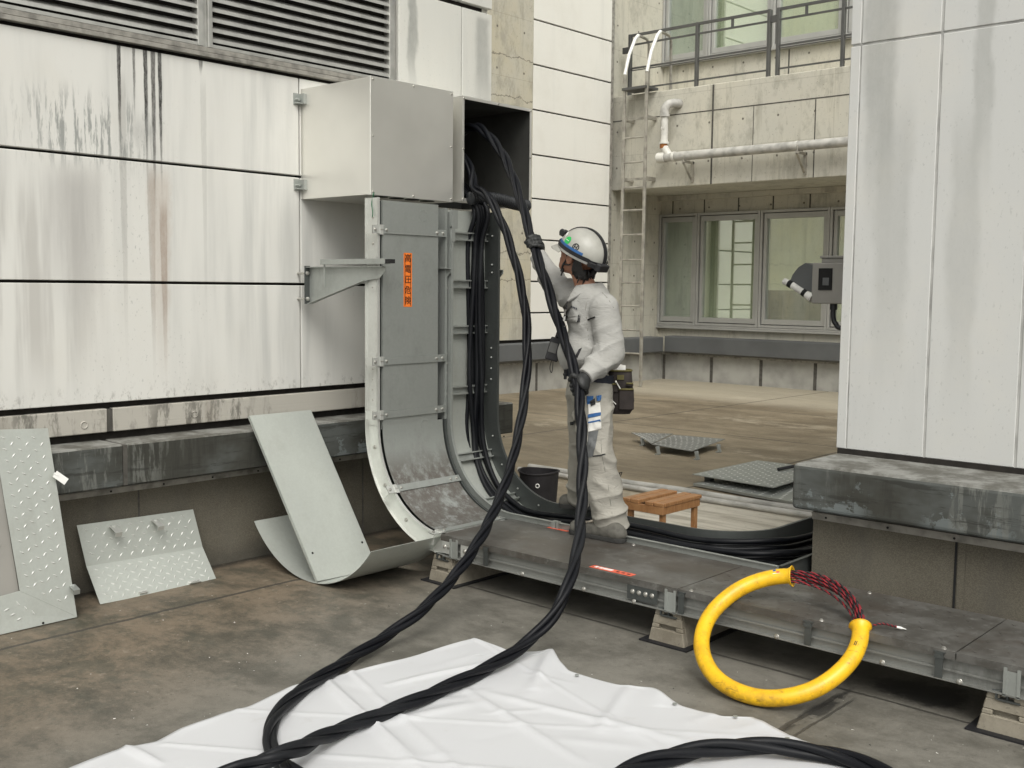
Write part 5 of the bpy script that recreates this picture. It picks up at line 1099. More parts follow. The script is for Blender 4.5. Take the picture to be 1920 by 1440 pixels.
# head frame
th_ = math.radians(37); pi_ = math.radians(27)
hf0 = -RT*math.cos(th_)+FW*math.sin(th_); hl = -FW*math.cos(th_)-RT*math.sin(th_)
hf = hf0*math.cos(pi_)+ZU*math.sin(pi_); hu = np.cross(hf, hl); HAX = np.array([hf, hl, hu]); HC = J(1086, 481, .0)
def hp(a, l, v): return HC+hf*a+hl*l+hu*v
NK = J(1102, 548, .0)
man = thing('person', 'worker in pale grey overalls and white helmet standing on the tray, holding the twisted cable', 'person', (PEL[0], PEL[1], .277))
def head_sdf(p):
    d = ell(p, hp(-.012, 0, .035), HAX, (.097, .076, .098)); d = su(.03, d, ell(p, hp(.036, 0, -.04), HAX, (.058, .054, .070)), ell(p, hp(.058, 0, -.088), HAX, (.030, .032, .024)))
    d = su(.018, d, ell(p, hp(.060, .035, -.022), HAX, (.026, .022, .022)), ell(p, hp(.060, -.035, -.022), HAX, (.026, .022, .022)))
    d = su(.012, d, cap(p, hp(.088, 0, .018), hp(.107, 0, -.022), .008, .013)); d = su(.012, d, ell(p, hp(.088, 0, -.056), HAX, (.012, .024, .012)))
    d = ss(.008, d, ell(p, hp(.096, .032, .012), HAX, (.015, .018, .011))); d = ss(.008, d, ell(p, hp(.096, -.032, .012), HAX, (.015, .018, .011)))
    d = ss(.003, d, ell(p, hp(.102, 0, -.056), HAX, (.012, .020, .002)))
    for s in (1, -1): d = su(.006, d, ss(.004, ell(p, hp(-.004, s*.082, -.010), HAX, (.024, .015, .036)), ell(p, hp(-.001, s*.096, -.008), HAX, (.012, .007, .020))))
    return su(.03, d, cap(p, hp(-.022, 0, -.05), NK, .050, .058))
def body_sdf(p):
    d = head_sdf(p)
    d = su(.05, d, ell(p, CH+ZU*.0+FW*.015, BAX, (.080, .105, .13)), ell(p, BE, BAX, (.085, .10, .13)), ell(p, PEL, BAX, (.095, .135, .10)))
    for a, e, w, hnd in ((SL, EL, WL, HL), (SR, ER, WR, HR)): d = su(.02, d, cap(p, a, e, .042, .036), cap(p, e, w, .034, .026), cap(p, w, w*.6+hnd*.4, .026, .024))
    for a, k, n in ((LH, LK, LA), (RH_, RK, RA)): d = su(.02, d, cap(p, a, k, .072, .052), cap(p, k, n, .048, .034))
    return d
def bounds(pts, m): a = np.array(pts); return a.min(0)-m, a.max(0)+m
lo, hi = bounds([LA, RA, SL, SR, EL, ER, WL, WR, HC+ZU*.15, PEL], .12); lo[2] -= .0
bd = surf(body_sdf, lo, hi, .0065)
bdy = obj('body', bd, 'skin', man, smooth=True)
# trousers
def trous(p):
    d = su(.05, ell(p, PEL+ZU*.0, BAX, (.118, .155, .115)), cap(p, LH, LK, .098, .084), cap(p, RH_, RK, .092, .072))
    d = su(.02, d, cap(p, LK, LA, .084, .090), cap(p, RK, RA, .072, .072))
    q = (p-PEL)@BAX.T; low = np.clip((LK[2]+.08-p[..., 2])/.35, 0, 1)
    n1 = ridge(p*np.array([1, 1, .45], np.float32)+np.array([0, 0, 3.]), 7.5); n2 = ridge(p*np.array([1, 1, 1.9], np.float32), 9.0); n3 = vnoise(p, 26)
    hm = np.exp(-((p[..., 2]-(LA[2]+.02))/.07)**2)+np.exp(-((p[..., 2]-(LK[2]+.0))/.08)**2)*.6
    d = d-.004*n1*(.35+low)-.001*n3-.016*fold(p, LA-ZU*.0, ZU-RT*.25, 62, .15, 1)-.013*fold(p, LK-ZU*.05, ZU+RT*.45, 46, .17, 2)-.012*fold(p, (LH+PEL)/2, ZU-RT*.6, 40, .20, 3)-.013*fold(p, RA, ZU, 62, .14, 4)-.009*fold(p, (LK+LA)/2, RT+ZU*.35, 34, .22, 5)-.010*fold(p, RK, ZU-RT*.5, 50, .15, 6)-.008*fold(p, (LK+LH)/2, RT-ZU*.2, 34, .2, 7)
    d = np.maximum(d, p[..., 2]-(PEL[2]+.075))
    # hems
    for a, k, r in ((LA, LK, .0), (RA, RK, .0)):
        t = dirs(k, a); near = np.linalg.norm(p-a, axis=-1) < .17; d = np.where(near, np.maximum(d, (p-a)@t-.078), d)
    return d
lo, hi = bounds([LA, RA, LK, RK, PEL+ZU*.1, PEL], .17)
obj('trousers', surf(trous, lo, hi, .0062), 'trouser_cloth', man, smooth=True)
# jacket
def jack(p):
    tor = su(.05, ell(p, CH+ZU*.015+FW*.02, BAX, (.125, .150, .185)), ell(p, BE+ZU*.01-RT*.012+FW*.01, BAX, (.150, .155, .115)), ell(p, (CH+ZU*.115+FW*.01), BAX, (.080, .150, .07)))
    aL = su(.025, cap(p, SL, EL, .073, .066), cap(p, EL, WL, .066, .044)); aR = su(.03, cap(p, SR, ER, .074, .062), cap(p, ER, WR, .062, .046))
    d = su(.035, tor, aR); d = su(.010, d, aL)
    def arm(s, e, w, pts):
        o = 0
        for c, ax, k, A, sg in pts: t = (p-c)@ax; r = np.linalg.norm(p-c, axis=-1); o = o+A*np.exp(-(r/sg)**2)*np.sin(t*k+5*vnoise(p, 14))
        return o
    f = arm(0, 0, 0, [(EL, dirs(SL, EL), 105, .007, .085), (WL, dirs(EL, WL), 120, .005, .06), (SL-ZU*.05, dirs(SL, BE), 75, .006, .10), (ER, dirs(SR, ER), 100, .007, .09), (SR, dirs(SR, ER), 80, .007, .1), (BE-RT*.1, dirs(BE, CH+RT*.3), 80, .008, .12), ((WL+EL)/2, dirs(EL, WL), 95, .005, .08)])
    n1 = ridge(p@np.array([[1, 0, .3], [0, 1, -.2], [0, 0, .7]], np.float32), 7.0); n2 = vnoise(p, 28)
    lowb = np.exp(-((p[..., 2]-(BE[2]-.01))/.09)**2); d = d-.004*n1*(.5+.9*lowb)-.001*n2-.015*fold(p, EL, dirs(SL, EL)+RT*.35, 58, .12, 1)-.012*fold(p, (EL+WL)/2, dirs(EL, WL), 66, .10, 2)-.010*fold(p, (SL+EL)/2, ZU*.5+RT, 38, .15, 3)-.013*fold(p, BE-RT*.08, ZU+RT*.6, 44, .16, 4)-.012*fold(p, (ER+SR)/2, dirs(SR, ER)+ZU*.4, 52, .16, 5)-.010*fold(p, (ER+WR)/2, dirs(ER, WR), 60, .10, 6)-.008*fold(p, CH-RT*.08, RT+ZU*.5, 40, .14, 7)-.010*fold(p, SL-ZU*.04, RT*.6-ZU*.6, 44, .12, 8)
    hem = (p-(PEL+ZU*.062))@ZU+.10*((p-PEL)@RT)       # hem line drops towards the back
    near = np.linalg.norm((p-WL), axis=-1) < .12
    d = np.where(near | ((p-EL)@dirs(EL, WL) > .03) & (np.abs((p-EL)@FW) < .14) & ((p-BE)@FW < -.17), d, np.maximum(d, -hem))
    tl = dirs(EL, WL); dl = (p-WL)@tl; d = np.where(near, np.maximum(d, dl-.012), d)
    tr = dirs(ER, WR); nr = np.linalg.norm(p-WR, axis=-1) < .10; d = np.where(nr, np.maximum(d, (p-WR)@tr-.012), d)
    d = np.maximum(d, -cap(p, NK-ZU*.0, NK+(HC-NK)*.5, .066, .075))
    return d
lo, hi = bounds([SL, EL, WL, SR, ER, WR, PEL, CH+ZU*.2], .16)
jk = obj('jacket', surf(jack, lo, hi, .0058), 'work_cloth', man, smooth=True)
# collar: a band round the neck, open at the front
def ring_pt(a, r, c=NK+ZU*.01, t=None):
    return c-RT*math.cos(a)*r*.95+FW*math.sin(a)*r
b = MB(); vs = []; n = 36
for i in range(n+1):
    a = math.radians(28)+(2*math.pi-math.radians(56))*i/n
    for r, z in ((.082, -.035), (.074, .018), (.078, .026), (.092, .012), (.104, -.022), (.100, -.028), (.088, .004)):
        tip = 1+.25*max(0, 1-min(i, n-i)/4); vs.append(ring_pt(a, r*tip if r > .09 else r)+ZU*(z-.018*math.cos(a)*-1*0+.018*(1-math.cos(a))*.5-(.035*max(0, 1-min(i, n-i)/4) if r > .09 else 0)))
b.add(vs, [(i*7+k, i*7+(k+1) % 7, (i+1)*7+(k+1) % 7, (i+1)*7+k) for i in range(n) for k in range(7)]+[tuple(range(7)), tuple(n*7+k for k in range(7))]); obj('collar', b, 'work_cloth', jk, smooth='auto')
def onsurf(fn, px, py, d0, d1, lift=.002):
    """first point along the viewing ray where the cloth begins"""
    a = D(px, py, d0); c = D(px, py, d1); n = 160; q = np.array([a+(c-a)*i/n for i in range(n+1)], np.float32); f = fn(q); k = np.argmax(f < 0); p = np.array(q[k], float); e = .004
    nn = np.array([fn(np.array([p+v*e], np.float32))[0]-fn(np.array([p-v*e], np.float32))[0] for v in np.eye(3)]); nn = nn/np.linalg.norm(nn); return p+nn*lift, nn
def patch(fn, poly, m, name, parent, d0=5.4, d1=6.4, lift=.003, sub=5):
    lift += .003; sub = sub*2
    """small cloth piece laid on the surface, from four corners"""
    b = MB(); g0 = []; 
    for i in range(sub+1):
        for j in range(sub+1):
            s, t = j/sub, i/sub; q = [(poly[0][k]*(1-s)+poly[1][k]*s)*(1-t)+(poly[3][k]*(1-s)+poly[2][k]*s)*t for k in (0, 1)]; p, nn = onsurf(fn, q[0], q[1], d0, d1, lift); g0.append(p)
    w = sub+1; b.add(g0, [(i*w+j, i*w+j+1, (i+1)*w+j+1, (i+1)*w+j) for i in range(sub) for j in range(sub)])
    nd = dirs(D(poly[0][0], poly[0][1], 6), D(poly[0][0], poly[0][1], 5)); g1 = [np.array(p)-nd*.006 for p in g0]; o = len(b.v); b.add(g1, [(i*w+j, (i+1)*w+j, (i+1)*w+j+1, i*w+j+1) for i in range(sub) for j in range(sub)])
    rim = [j for j in range(w)]+[i*w+w-1 for i in range(1, w)]+[(w-1)*w+j for j in range(w-2, -1, -1)]+[i*w for i in range(w-2, 0, -1)]
    b.f += [(rim[k], rim[(k+1) % len(rim)], rim[(k+1) % len(rim)]+w*w, rim[k]+w*w) for k in range(len(rim))]; b.m += [0]*len(rim); return obj(name, b, m, parent, smooth='auto')
patch(jack, [(1058, 593), (1091, 590), (1089, 603), (1057, 602)], 'work_cloth', 'pocket_flap', jk, lift=.007)
patch(jack, [(1066, 592), (1069, 592), (1069, 595), (1066, 595)], 'strap_black', 'button', jk, lift=.011, sub=2)
patch(jack, [(1086, 591), (1090, 590), (1089, 603), (1084, 604)], 'strap_black', 'pen_pocket', jk, lift=.008, sub=3)
patch(jack, [(1101, 598), (1117, 593), (1117.5, 595.5), (1102, 601)], 'strap_black', 'pen_slot', jk, lift=.004, sub=3)
for k in range(4): patch(jack, [(1072+k*3, 573.5+k*1.1), (1074+k*3, 574+k*1.1), (1074+k*3, 577.5+k*1.1), (1072+k*3, 577+k*1.1)], 'belt_navy', 'name_print', jk, lift=.003, sub=1)
patch(jack, [(1056, 575), (1069, 560), (1074, 572), (1060, 592)], 'glove_grey', 'shirt_front', jk, lift=.003, sub=4)
patch(jack, [(1086, 655), (1092, 652), (1083, 671), (1078, 669)], 'strap_black', 'waist_slit', jk, lift=.003, sub=4)
def seam(fn, pts, name, parent, d0=5.4, d1=6.4, r=.0016, m='seam_cloth'):
    q = []
    for (a, c), (e, f_) in zip(pts, pts[1:]):
        for k in range(8): q.append(onsurf(fn, a+(e-a)*k/8, c+(f_-c)*k/8, d0, d1, .0008)[0])
    keep = [q[0]]
    for p in q[1:]:
        if np.linalg.norm(p-keep[-1]) < .05: keep.append(p)
    b = MB(); b.tube(keep, r, 5); return obj(name, b, m, parent, smooth=True)
seam(jack, [(1102, 556), (1098, 580), (1101, 612), (1104, 640)], 'armhole_seam', jk)
seam(jack, [(1092, 694), (1098, 706), (1108, 716)], 'cuff_seam', jk, r=.002)
seam(jack, [(1057, 612), (1073, 610), (1092, 609)], 'pocket_seam', jk)
seam(jack, [(1125, 545), (1140, 560), (1152, 580)], 'yoke_seam', jk)
# belt
b = MB(); vs = []; n = 40
for i in range(n):
    a = 2*math.pi*i/n; c = PEL+ZU*.055
    for r, z in ((1.0, -.022), (1.04, -.022), (1.04, .022), (1.0, .022)): vs.append(c+(-RT*math.cos(a)*.128-FW*math.sin(a)*.165)*r+ZU*(z+.02*math.cos(a)))
b.add(vs, [(i*4+k, i*4+(k+1) % 4, ((i+1) % n)*4+(k+1) % 4, ((i+1) % n)*4+k) for i in range(n) for k in range(4)]); bl = obj('belt', b, 'belt_navy', man, smooth='auto')
b = MB(); c = J(1060, 702, -.03); b.obox(c, BAX, (.008, .016, .026)); b.obox(c-RT*.006, BAX, (.006, .02, .006)); obj('buckle', b, 'strap_black', bl, bevel=.002)
# trouser details
patch(trous, [(1103, 733), (1130, 731), (1132, 838), (1100, 842)], 'glove_grey', 'clear_pocket', man, lift=.004) if 0 else None
patch(trous, [(1101, 742), (1112, 741), (1111, 756), (1101, 757)], 'label_blue', 'pocket_card', man, lift=.007, sub=3)
patch(trous, [(1103, 757), (1124, 754), (1126, 773), (1104, 776)], 'paper_white', 'pocket_card', man, lift=.006, sub=4)
patch(trous, [(1103, 777), (1126, 773), (1126, 779), (1103, 783)], 'label_blue', 'pocket_card', man, lift=.006, sub=4)
patch(trous, [(1104, 784), (1126, 780), (1127, 803), (1104, 809)], 'paper_white', 'pocket_card', man, lift=.006, sub=4)
patch(trous, [(1104, 790), (1126, 786), (1126, 789), (1104, 793)], 'label_blue', 'pocket_card', man, lift=.008, sub=3)
patch(trous, [(1106, 750), (1114, 745), (1116, 757), (1108, 761)], 'strap_black', 'pocket_clip', man, lift=.012, sub=3)
patch(trous, [(1117, 741), (1126, 740), (1125, 750), (1118, 751)], 'label_blue', 'pocket_badge', man, lift=.009, sub=3)
patch(trous, [(1104, 810), (1122, 806), (1113, 855), (1100, 859)], 'coping_grey', 'ruler', man, lift=.005, sub=5)
patch(trous, [(1112, 854), (1134, 851), (1134, 853), (1112, 856)], 'strap_black', 'pocket_edge', man, lift=.004, sub=5)
patch(trous, [(1068, 772), (1080, 770), (1080, 788), (1068, 790)], 'trouser_cloth', 'knee_pocket', man, d1=6.7, lift=.007, sub=4)
patch(trous, [(1071, 790), (1080, 788), (1080, 794), (1071, 796)], 'strap_black', 'pocket_edge', man, d1=6.7, lift=.006, sub=3)
seam(trous, [(1122, 745), (1126, 800), (1128, 850), (1140, 910), (1150, 980)], 'side_seam', man)
seam(trous, [(1100, 742), (1099, 800), (1098, 858), (1134, 854)], 'pocket_seam', man)
# helmet
he = MB(); nu, nv = 64, 26; vs = []; hc = (-.012, 0, .040)
def hel(az_, el, k=1.0):   # az 0 = front, el from rim up
    a = hc[0]+.143*k*math.cos(az_)*math.cos(el); l = .120*k*math.sin(az_)*math.cos(el); v = hc[2]-.014+(.133*k+.0)*math.sin(el); return a, l, v
def helm_pt(az_, el, k=1.0): return hp(*hel(az_, el, k))
for j in range(nv):
    el = -.12+(math.pi/2+.12)*j/(nv-1)
    for i in range(nu):
        az_ = 2*math.pi*i/nu; k = 1.0+.012*math.exp(-((math.sin(az_)*.113)/.02)**2)*(1 if el > .3 else 0)+(.028 if el < -.05 else 0); vs.append(helm_pt(az_, el, k))
he.add(vs, [(j*nu+i, j*nu+(i+1) % nu, (j+1)*nu+(i+1) % nu, (j+1)*nu+i) for j in range(nv-1) for i in range(nu)]); hm_ = obj('helmet', he, 'helmet_shell', man, smooth=True)
md = hm_.modifiers.new('thick', 'SOLIDIFY'); md.thickness = .004
b = MB(); vs = []; n = 24        # peak
for i in range(n+1):
    a = math.radians(-62+124*i/n); o = math.cos(a*1.35)
    for k, dz in ((.97, .0), (1.02+.26*max(o, 0), -.022-.012*max(o, 0)), (1.02+.26*max(o, 0), -.027-.012*max(o, 0)), (.97, -.006)): x = hel(a, -.05, k); vs.append(hp(x[0], x[1], x[2]+dz))
b.add(vs, [(i*4+k, i*4+(k+1) % 4, (i+1)*4+(k+1) % 4, (i+1)*4+k) for i in range(n) for k in range(4)]+[(0, 1, 2, 3), (n*4, n*4+1, n*4+2, n*4+3)]); obj('peak', b, 'helmet_shell', hm_, smooth='auto')
def band(pts, w, t, m, name, parent=None):
    b = MB(); vs = []; C0 = hp(*hc)
    for i, p in enumerate(pts):
        tt = dirs(pts[max(i-1, 0)], pts[min(i+1, len(pts)-1)]); n_ = p-C0; n_ = n_-tt*(n_@tt); n_ /= np.linalg.norm(n_); s = np.cross(tt, n_)
        for a, c in ((-w, 0), (-w, t), (w, t), (w, 0)): vs.append(p+s*a+n_*c)
    b.add(vs, [(i*4+k, i*4+(k+1) % 4, (i+1)*4+(k+1) % 4, (i+1)*4+k) for i in range(len(pts)-1) for k in range(4)]+[(0, 1, 2, 3), tuple(len(vs)-4+k for k in range(4))]); return obj(name, b, m, parent or hm_, smooth='auto')
band([helm_pt(0, math.radians(10+80*k/16), 1.018) for k in range(17)]+[helm_pt(math.pi, math.radians(90-92*k/16), 1.018) for k in range(1, 17)], .014, .003, 'strap_black', 'lamp_band')
band([helm_pt(math.radians(a), math.radians(2 if abs(a) < 140 else 0), 1.03) for a in range(-175, 176, 7)], .010, .003, 'strap_black', 'rim_band')
band([helm_pt(math.radians(a), math.radians(-5), 1.045) for a in range(62, 140, 6)], .006, .002, 'silver_trim', 'rim_trim')
band([helm_pt(math.radians(a), math.radians(9), 1.008) for a in range(28, 120, 6)], .007, .001, 'label_blue', 'blue_line')
b = MB(); c = helm_pt(0, math.radians(16), 1.14); HA = (hf, hl, hu); b.obox(c, HA, (.016, .024, .017)); b.tube([c+hf*.014, c+hf*.026], .017, 14); b.obox(c-hf*.018-hu*.01, HA, (.008, .018, .012)); obj('headlamp', b, 'strap_black', hm_, bevel=.003)
b = MB(); c = helm_pt(math.radians(168), math.radians(-3), 1.16); b.obox(c, HA, (.016, .046, .020)); obj('battery_box', b, 'strap_black', hm_, bevel=.004)
b = MB(); c = helm_pt(math.radians(150), math.radians(-4), 1.08); b.obox(c+hl*.008, (dirs(helm_pt(2.2, -.05), helm_pt(2.8, -.05)), hu, np.cross(dirs(helm_pt(2.2, -.05), helm_pt(2.8, -.05)), hu)), (.030, .013, .010)); obj('band_clip', b, 'strap_black', hm_, bevel=.003)
def badge(az0, el0, r, m, name, ring=False, lift=1.012):
    b = MB(); n = 24; c = [helm_pt(math.radians(az0)+r*k*math.cos(q*2*math.pi/n)/.12, math.radians(el0)+r*k*math.sin(q*2*math.pi/n)/.12, lift) for k in ((1, .72) if ring else (1,)) for q in range(n)]
    if ring: b.add(c, [(q, (q+1) % n, n+(q+1) % n, n+q) for q in range(n)])
    else: b.add(c+[helm_pt(math.radians(az0), math.radians(el0), lift)], [(q, (q+1) % n, n) for q in range(n)])
    return obj(name, b, m, hm_)
badge(66, 20, .021, 'helmet_green', 'green_badge'); badge(96, 17, .018, 'strap_black', 'round_emblem', True)
def mark(a0, e0, a1, e1_, m, w=.0022): p = helm_pt(math.radians(a0), math.radians(e0), 1.012); q = helm_pt(math.radians(a1), math.radians(e1_), 1.012); b = MB(); d = dirs(p, q); n_ = dirs(hp(*hc), p); s = np.cross(d, n_); b.obox((p+q)/2+n_*.001, (d, s, n_), (np.linalg.norm(q-p)/2, w, .0008)); obj('emblem_bar', b, m, hm_)
mark(93, 12, 93, 22, 'strap_black'); mark(99, 12, 99, 22, 'strap_black'); mark(93, 17, 99, 17, 'strap_black'); mark(60, 20, 72, 20, 'sticker_white', .001); mark(34, 32, 50, 24, 'sticker_white', .008)
# hair, eyes, chin strap
def hair(p):
    d = ell(p, hp(-.035, 0, -.005), HAX, (.086, .088, .100)); d = np.maximum(d, (p-hp(-.046, 0, 0))@hf); d = su(.015, d, ell(p, hp(-.075, 0, -.055), HAX, (.032, .062, .05)))
    n_ = ridge(p@(np.array([[1.6, 0, 0], [0, 1.6, 0], [0, 0, .35]])@HAX).T.astype(np.float32), 26); d = d-.010*n_
    cut = hp(-.05, 0, -.10); return np.maximum(d, -((p-cut)@hu)-.02*vnoise(p@HAX.T*np.array([1, 1, .05], np.float32), 45)+.0)
lo, hi = bounds([hp(-.11, -.08, -.12), hp(.0, .09, .09), hp(0, -.09, 0)], .03); hr = obj('hair', surf(hair, lo, hi, .0045), 'hair_black', man, smooth=True)
b = MB(); rnd = random.Random(6)
for k in range(46):
    a = rnd.uniform(-1.0, 1.0); r = .076; p0 = hp(-.045-r*.75*math.cos(a), r*math.sin(a), -.055+rnd.uniform(-.01, .03)); p1 = p0-hu*rnd.uniform(.035, .06)-hf*.012*math.cos(a)+hl*.01*math.sin(a)+RT*rnd.uniform(0, .015); b.tube([p0, (p0+p1)/2-hf*.004, p1], [.008, .006, .001], 5)
obj('hair_tufts', b, 'hair_black', hr, smooth=True)
b = MB()
for s in (1, -1): b.tube([hp(.076, s*.031, .012), hp(.084, s*.031, .012), hp(.087, s*.031, .012)], [.008, .005, .001], 12)
obj('eyes', b, 'hair_black', bdy, smooth=True)
b = MB(); b.tube(spline([helm_pt(math.radians(75), -.05, 1.0), hp(.022, .072, -.02), hp(.036, .060, -.066), hp(.050, .024, -.108), hp(.050, -.02, -.110)], 6), .005, 6); b.tube(spline([helm_pt(math.radians(112), -.05, 1.0), hp(-.022, .088, -.01), hp(-.012, .080, -.045), hp(.03, .066, -.062)], 5), .004, 6); b.obox(hp(.040, .036, -.100), HA, (.007, .009, .012)); b.tube([hp(.038, .036, -.105), hp(.032, .04, -.132)], .005, 6); obj('chin_strap', b, 'strap_black', hm_, smooth='auto')
# gloved hands closed round the cable
def glove(c, ax, palm, name, fl=1):
    """c: centre of grip, ax: cable axis (pointing thumb-side), palm: direction from the cable to the back of the hand"""
    ax = ax/np.linalg.norm(ax); palm = palm-ax*(palm@ax); palm /= np.linalg.norm(palm); s = np.cross(ax, palm)*fl
    def f(p):
        d = ell(p, c+palm*.040-s*.004, np.array([ax, palm, s]), (.050, .025, .040)); RRg = .038
        for k, (o, a1, r) in enumerate(((.036, 185, .0125), (.0125, 205, .0132), (-.0125, 200, .0128), (-.036, 178, .0112))):
            pr = None
            for st in range(6):
                a = math.radians(35+(a1-35)*st/5); q = c+ax*(o+.003*math.sin(st+k))+(palm*math.cos(a)+s*math.sin(a))*(RRg+.003*math.sin(st*2))
                if pr is not None: d = su(.0035, d, cap(p, pr, q, r*(1.04-.04*st), r*(1.0-.04*st)))
                pr = q
        q0 = c+ax*.022+palm*.030-s*.022; q1 = c+ax*.045-s*.038+palm*.008; q2 = c+ax*.040-s*.028-palm*.026; d = su(.006, d, cap(p, q0, q1, .0155, .0125), cap(p, q1, q2, .0125, .0105))
        return d-.0018*vnoise(p, 60)
    def g2(p, w): return su(.012, f(p), cap(p, c+palm*.038, w, .027, .034))
    return f, g2
for c, w, e, palm, ph, nm in ((HL, WL, EL, (WL-HL), -1, 'left'), (HR, WR, ER, (WR-HR), 1, 'right')):
    axc = dirs(CA[9], CA[11]) if nm == 'left' else dirs(CA[5], CA[7])
    f, g2 = glove(c, -axc, palm+(RT*.03 if nm == 'right' else -FW*.03), nm, 1 if nm == 'left' else -1)
    lo, hi = bounds([c, w], .085); wr = w+dirs(e, w)*.0
    gl = obj('glove', surf(lambda p: g2(p, wr), lo, hi, .0034), 'glove_black', man, smooth=True)
# shoes
def shoe(toe, heel, z0, an, nm):
    d = dirs(toe, heel)*np.array([1, 1, 0]); d /= np.linalg.norm(d); s = np.cross(ZU, d); T0 = np.array([toe[0], toe[1], z0]); H0 = np.array([heel[0], heel[1], z0]); L = np.linalg.norm(H0-T0)
    def up(p):
        q = p-T0; x = q@d; y = q@s; z = q[..., 2]; w = .040+.008*np.sin(np.clip(x/L, 0, 1)*3.1)-.006*np.clip(x/L-.6, 0, 1)
        dd = cap(p, T0+d*.045+ZU*.035, H0-d*.04+ZU*.045, .042, .044); dd = su(.03, dd, cap(p, T0+d*L*.45+ZU*.055, H0-d*.075+ZU*.07, .034, .034)); dd = dd-.003*ridge(p, 30)
        return np.maximum(dd, -(z-.022))
    def sole(p):
        q = p-T0; x = q@d; y = q@s; z = q[..., 2]; dd = np.maximum(cap(np.stack([q@d, q@s, 0*z], -1), (.046, 0, 0), (L-.042, 0, 0), .047, .044), np.abs(z-.012)-.013); return dd
    lo, hi = bounds([T0, H0, H0+ZU*.14], .07); sh_ = obj('shoe', surf(up, lo, hi, .0045), 'shoe_grey', man, smooth=True); obj('sole', surf(sole, lo-[0, 0, .01], hi-[0, 0, .08], .0045), 'shoe_sole', sh_, smooth='auto')
    b = MB(); 
    for i, x in enumerate((.10, .125, .15)):
        c = T0+d*x+ZU*(.078+.35*(x-.10)); b.obox(c+s*.012*(1 if i % 2 else -1)-FW*.030, ((d*.9+ZU*.3), s, ZU), (.016, .012, .004)); b.obox(c-FW*.036-ZU*.012, (dirs((0, 0, 0), d+ZU*(.8 if i % 2 else -.8)), np.cross(dirs((0, 0, 0), d+ZU*(.8 if i % 2 else -.8)), -FW), -FW), (.022, .004, .003))
    obj('laces', b, 'lace_beige', sh_, bevel=.001)
shoe(P(1070, 998, 'z', .277), P(1171, 1018, 'z', .277), .277, LA, 'l')
tr_, hr_ = D(1048, 948, 6.42), D(1098, 953, 6.38); shoe(tr_, hr_-(dirs(tr_, hr_)*0.0)+dirs(tr_, hr_)*.09, min(tr_[2], hr_[2])-.0, RA, 'r')
# ---- carried things
pc = thing('tool_pouch', 'black tool pouch with olive trim hanging at the back of the worker', 'tool pouch', J(1160, 775, .0))
b = MB()
def pq(px, py, dd): return J(px, py, dd)
lv = [((1141, 1184), 694, .05), ((1138, 1186), 720, .055), ((1137, 1189), 750, .06), ((1139, 1187), 765, .055), ((1146, 1181), 775, .04)]
vs = []; ns = 24
for (x0, x1), y, dp_ in lv:
    c = J((x0+x1)/2, y, .02); hw = (x1-x0)/2/346.
    for k in range(ns): a = 2*math.pi*k/ns; ca, sa = math.cos(a), math.sin(a); vs.append(c+RT*hw*np.sign(ca)*abs(ca)**.55+FW*dp_*np.sign(sa)*abs(sa)**.6)
b.add(vs, [(i*ns+k, i*ns+(k+1) % ns, (i+1)*ns+(k+1) % ns, (i+1)*ns+k) for i in range(len(lv)-1) for k in range(ns)]+[tuple((len(lv)-1)*ns+k for k in range(ns))]); o = obj('bag', b, 'pouch_cloth', pc, smooth='auto'); md = o.modifiers.new('t', 'SOLIDIFY'); md.thickness = .004
def rimtube(i, x0, x1, y, m, r=.005): pass
b = MB(); c = J(1162.5, 694, .02); b.tube([c+RT*.063*np.sign(math.cos(a))*abs(math.cos(a))**.55+FW*.051*np.sign(math.sin(a))*abs(math.sin(a))**.6 for a in [2*math.pi*k/24 for k in range(24)]], .0055, 6, closed=True); obj('rim_trim', b, 'olive_trim', pc, smooth=True)
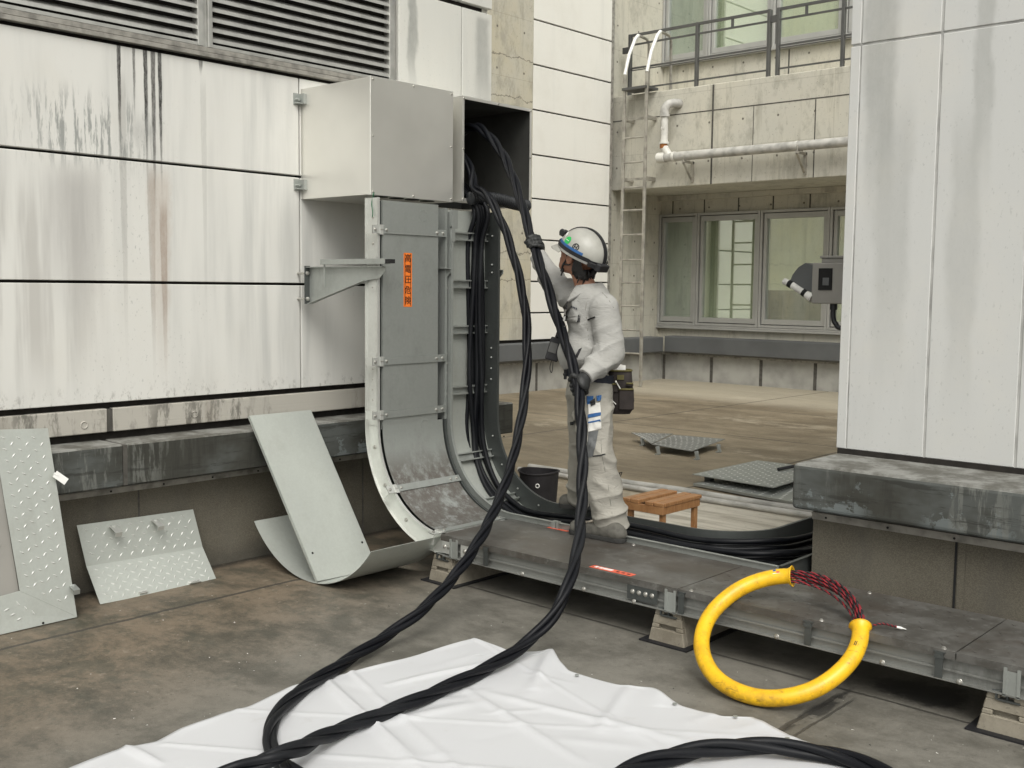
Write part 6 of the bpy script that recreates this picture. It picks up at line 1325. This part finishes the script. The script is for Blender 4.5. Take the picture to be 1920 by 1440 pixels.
def fpocket(x0, x1, y0, y1, dd, nm='front_pocket'):
    b = MB(); A = [J(x0, y0, dd), J(x1, y0, dd), J(x1, y1, dd), J(x0, y1, dd)]; b.prism(A, -FW*.018); p = obj(nm, b, 'pouch_cloth', pc, bevel=.004); b = MB(); m0, m1 = J(x0, y0, dd-.018), J(x1, y0, dd-.018); b.tube([m0, m1], .0055, 6); obj('pocket_trim', b, 'olive_trim', p, smooth=True)
fpocket(1160, 1188, 730, 768, -.035); fpocket(1138, 1158, 720, 735, -.035)
fpocket(1174, 1187, 719, 724, -.038)
b = MB(); a = J(1137, 741, -.07); b.tube([a, J(1155, 758, -.075)], .003, 6); b.tube([a-RT*.004, a+RT*.004], .006, 8); a = J(1155, 716, -.06); b.tube([a, J(1163, 729, -.065)], .004, 6); b.tube([a-RT*.004, a+RT*.003], .007, 8); obj('zip_pull', b, 'bolt_metal', pc, smooth='auto')
b = MB(); b.prism([J(1157, 703, -.035), J(1170, 703, -.035), J(1170, 712, -.035), J(1157, 712, -.035)], -FW*.004); obj('label_patch', b, 'olive_trim', pc)
b = MB(); c0, c1 = J(1149, 692, .02), J(1168, 692, .02); up_ = ZU*.03; b.tube([J(1158, 705, .02), J(1158, 684, .02), J(1158, 683.8, .02), J(1158, 690, .02)], [.026, .026, .010, .010], 20); b.prism([J(1158, 684, -.005), J(1173, 685, -.005), J(1173, 700, -.005), J(1158, 700, -.005)], FW*.003)
single('paper_roll', b, 'paper_white', 'white roll sticking out of the black tool pouch', 'roll', smooth='auto')
rd = thing('pocket_radio', 'small black device hanging from a strap at the chest of the worker', 'radio', J(1040, 678, .08))
b = MB(); a1 = dirs(J(1031, 672, .08), J(1042, 636, .08)); a2 = np.cross(a1, -FW); b.obox(J(1039.5, 655, .08), (a1, a2, -FW), (.064, .036, .018)); obj('case', b, 'strap_black', rd, bevel=.008, seg=2)
b = MB(); b.obox(J(1037, 652, .059), (a1, a2, -FW), (.028, .022, .0015)); obj('screen', b, 'rail_steel', rd, bevel=.001)
b = MB(); b.tube(spline([J(1044, 636, .08), J(1049, 622, .07), J(1060, 590, .03), J(1064, 572, .03)], 5), .007, 6); b.tube(spline([J(1034, 676, .08), J(1031, 690, .08), J(1034, 699, .08), J(1036, 690, .08), J(1037, 678, .08)], 5), .0022, 5); b.tube([J(1043, 634, .08), J(1047, 622, .08)], .009, 8); obj('strap', b, 'strap_black', rd, smooth=True)
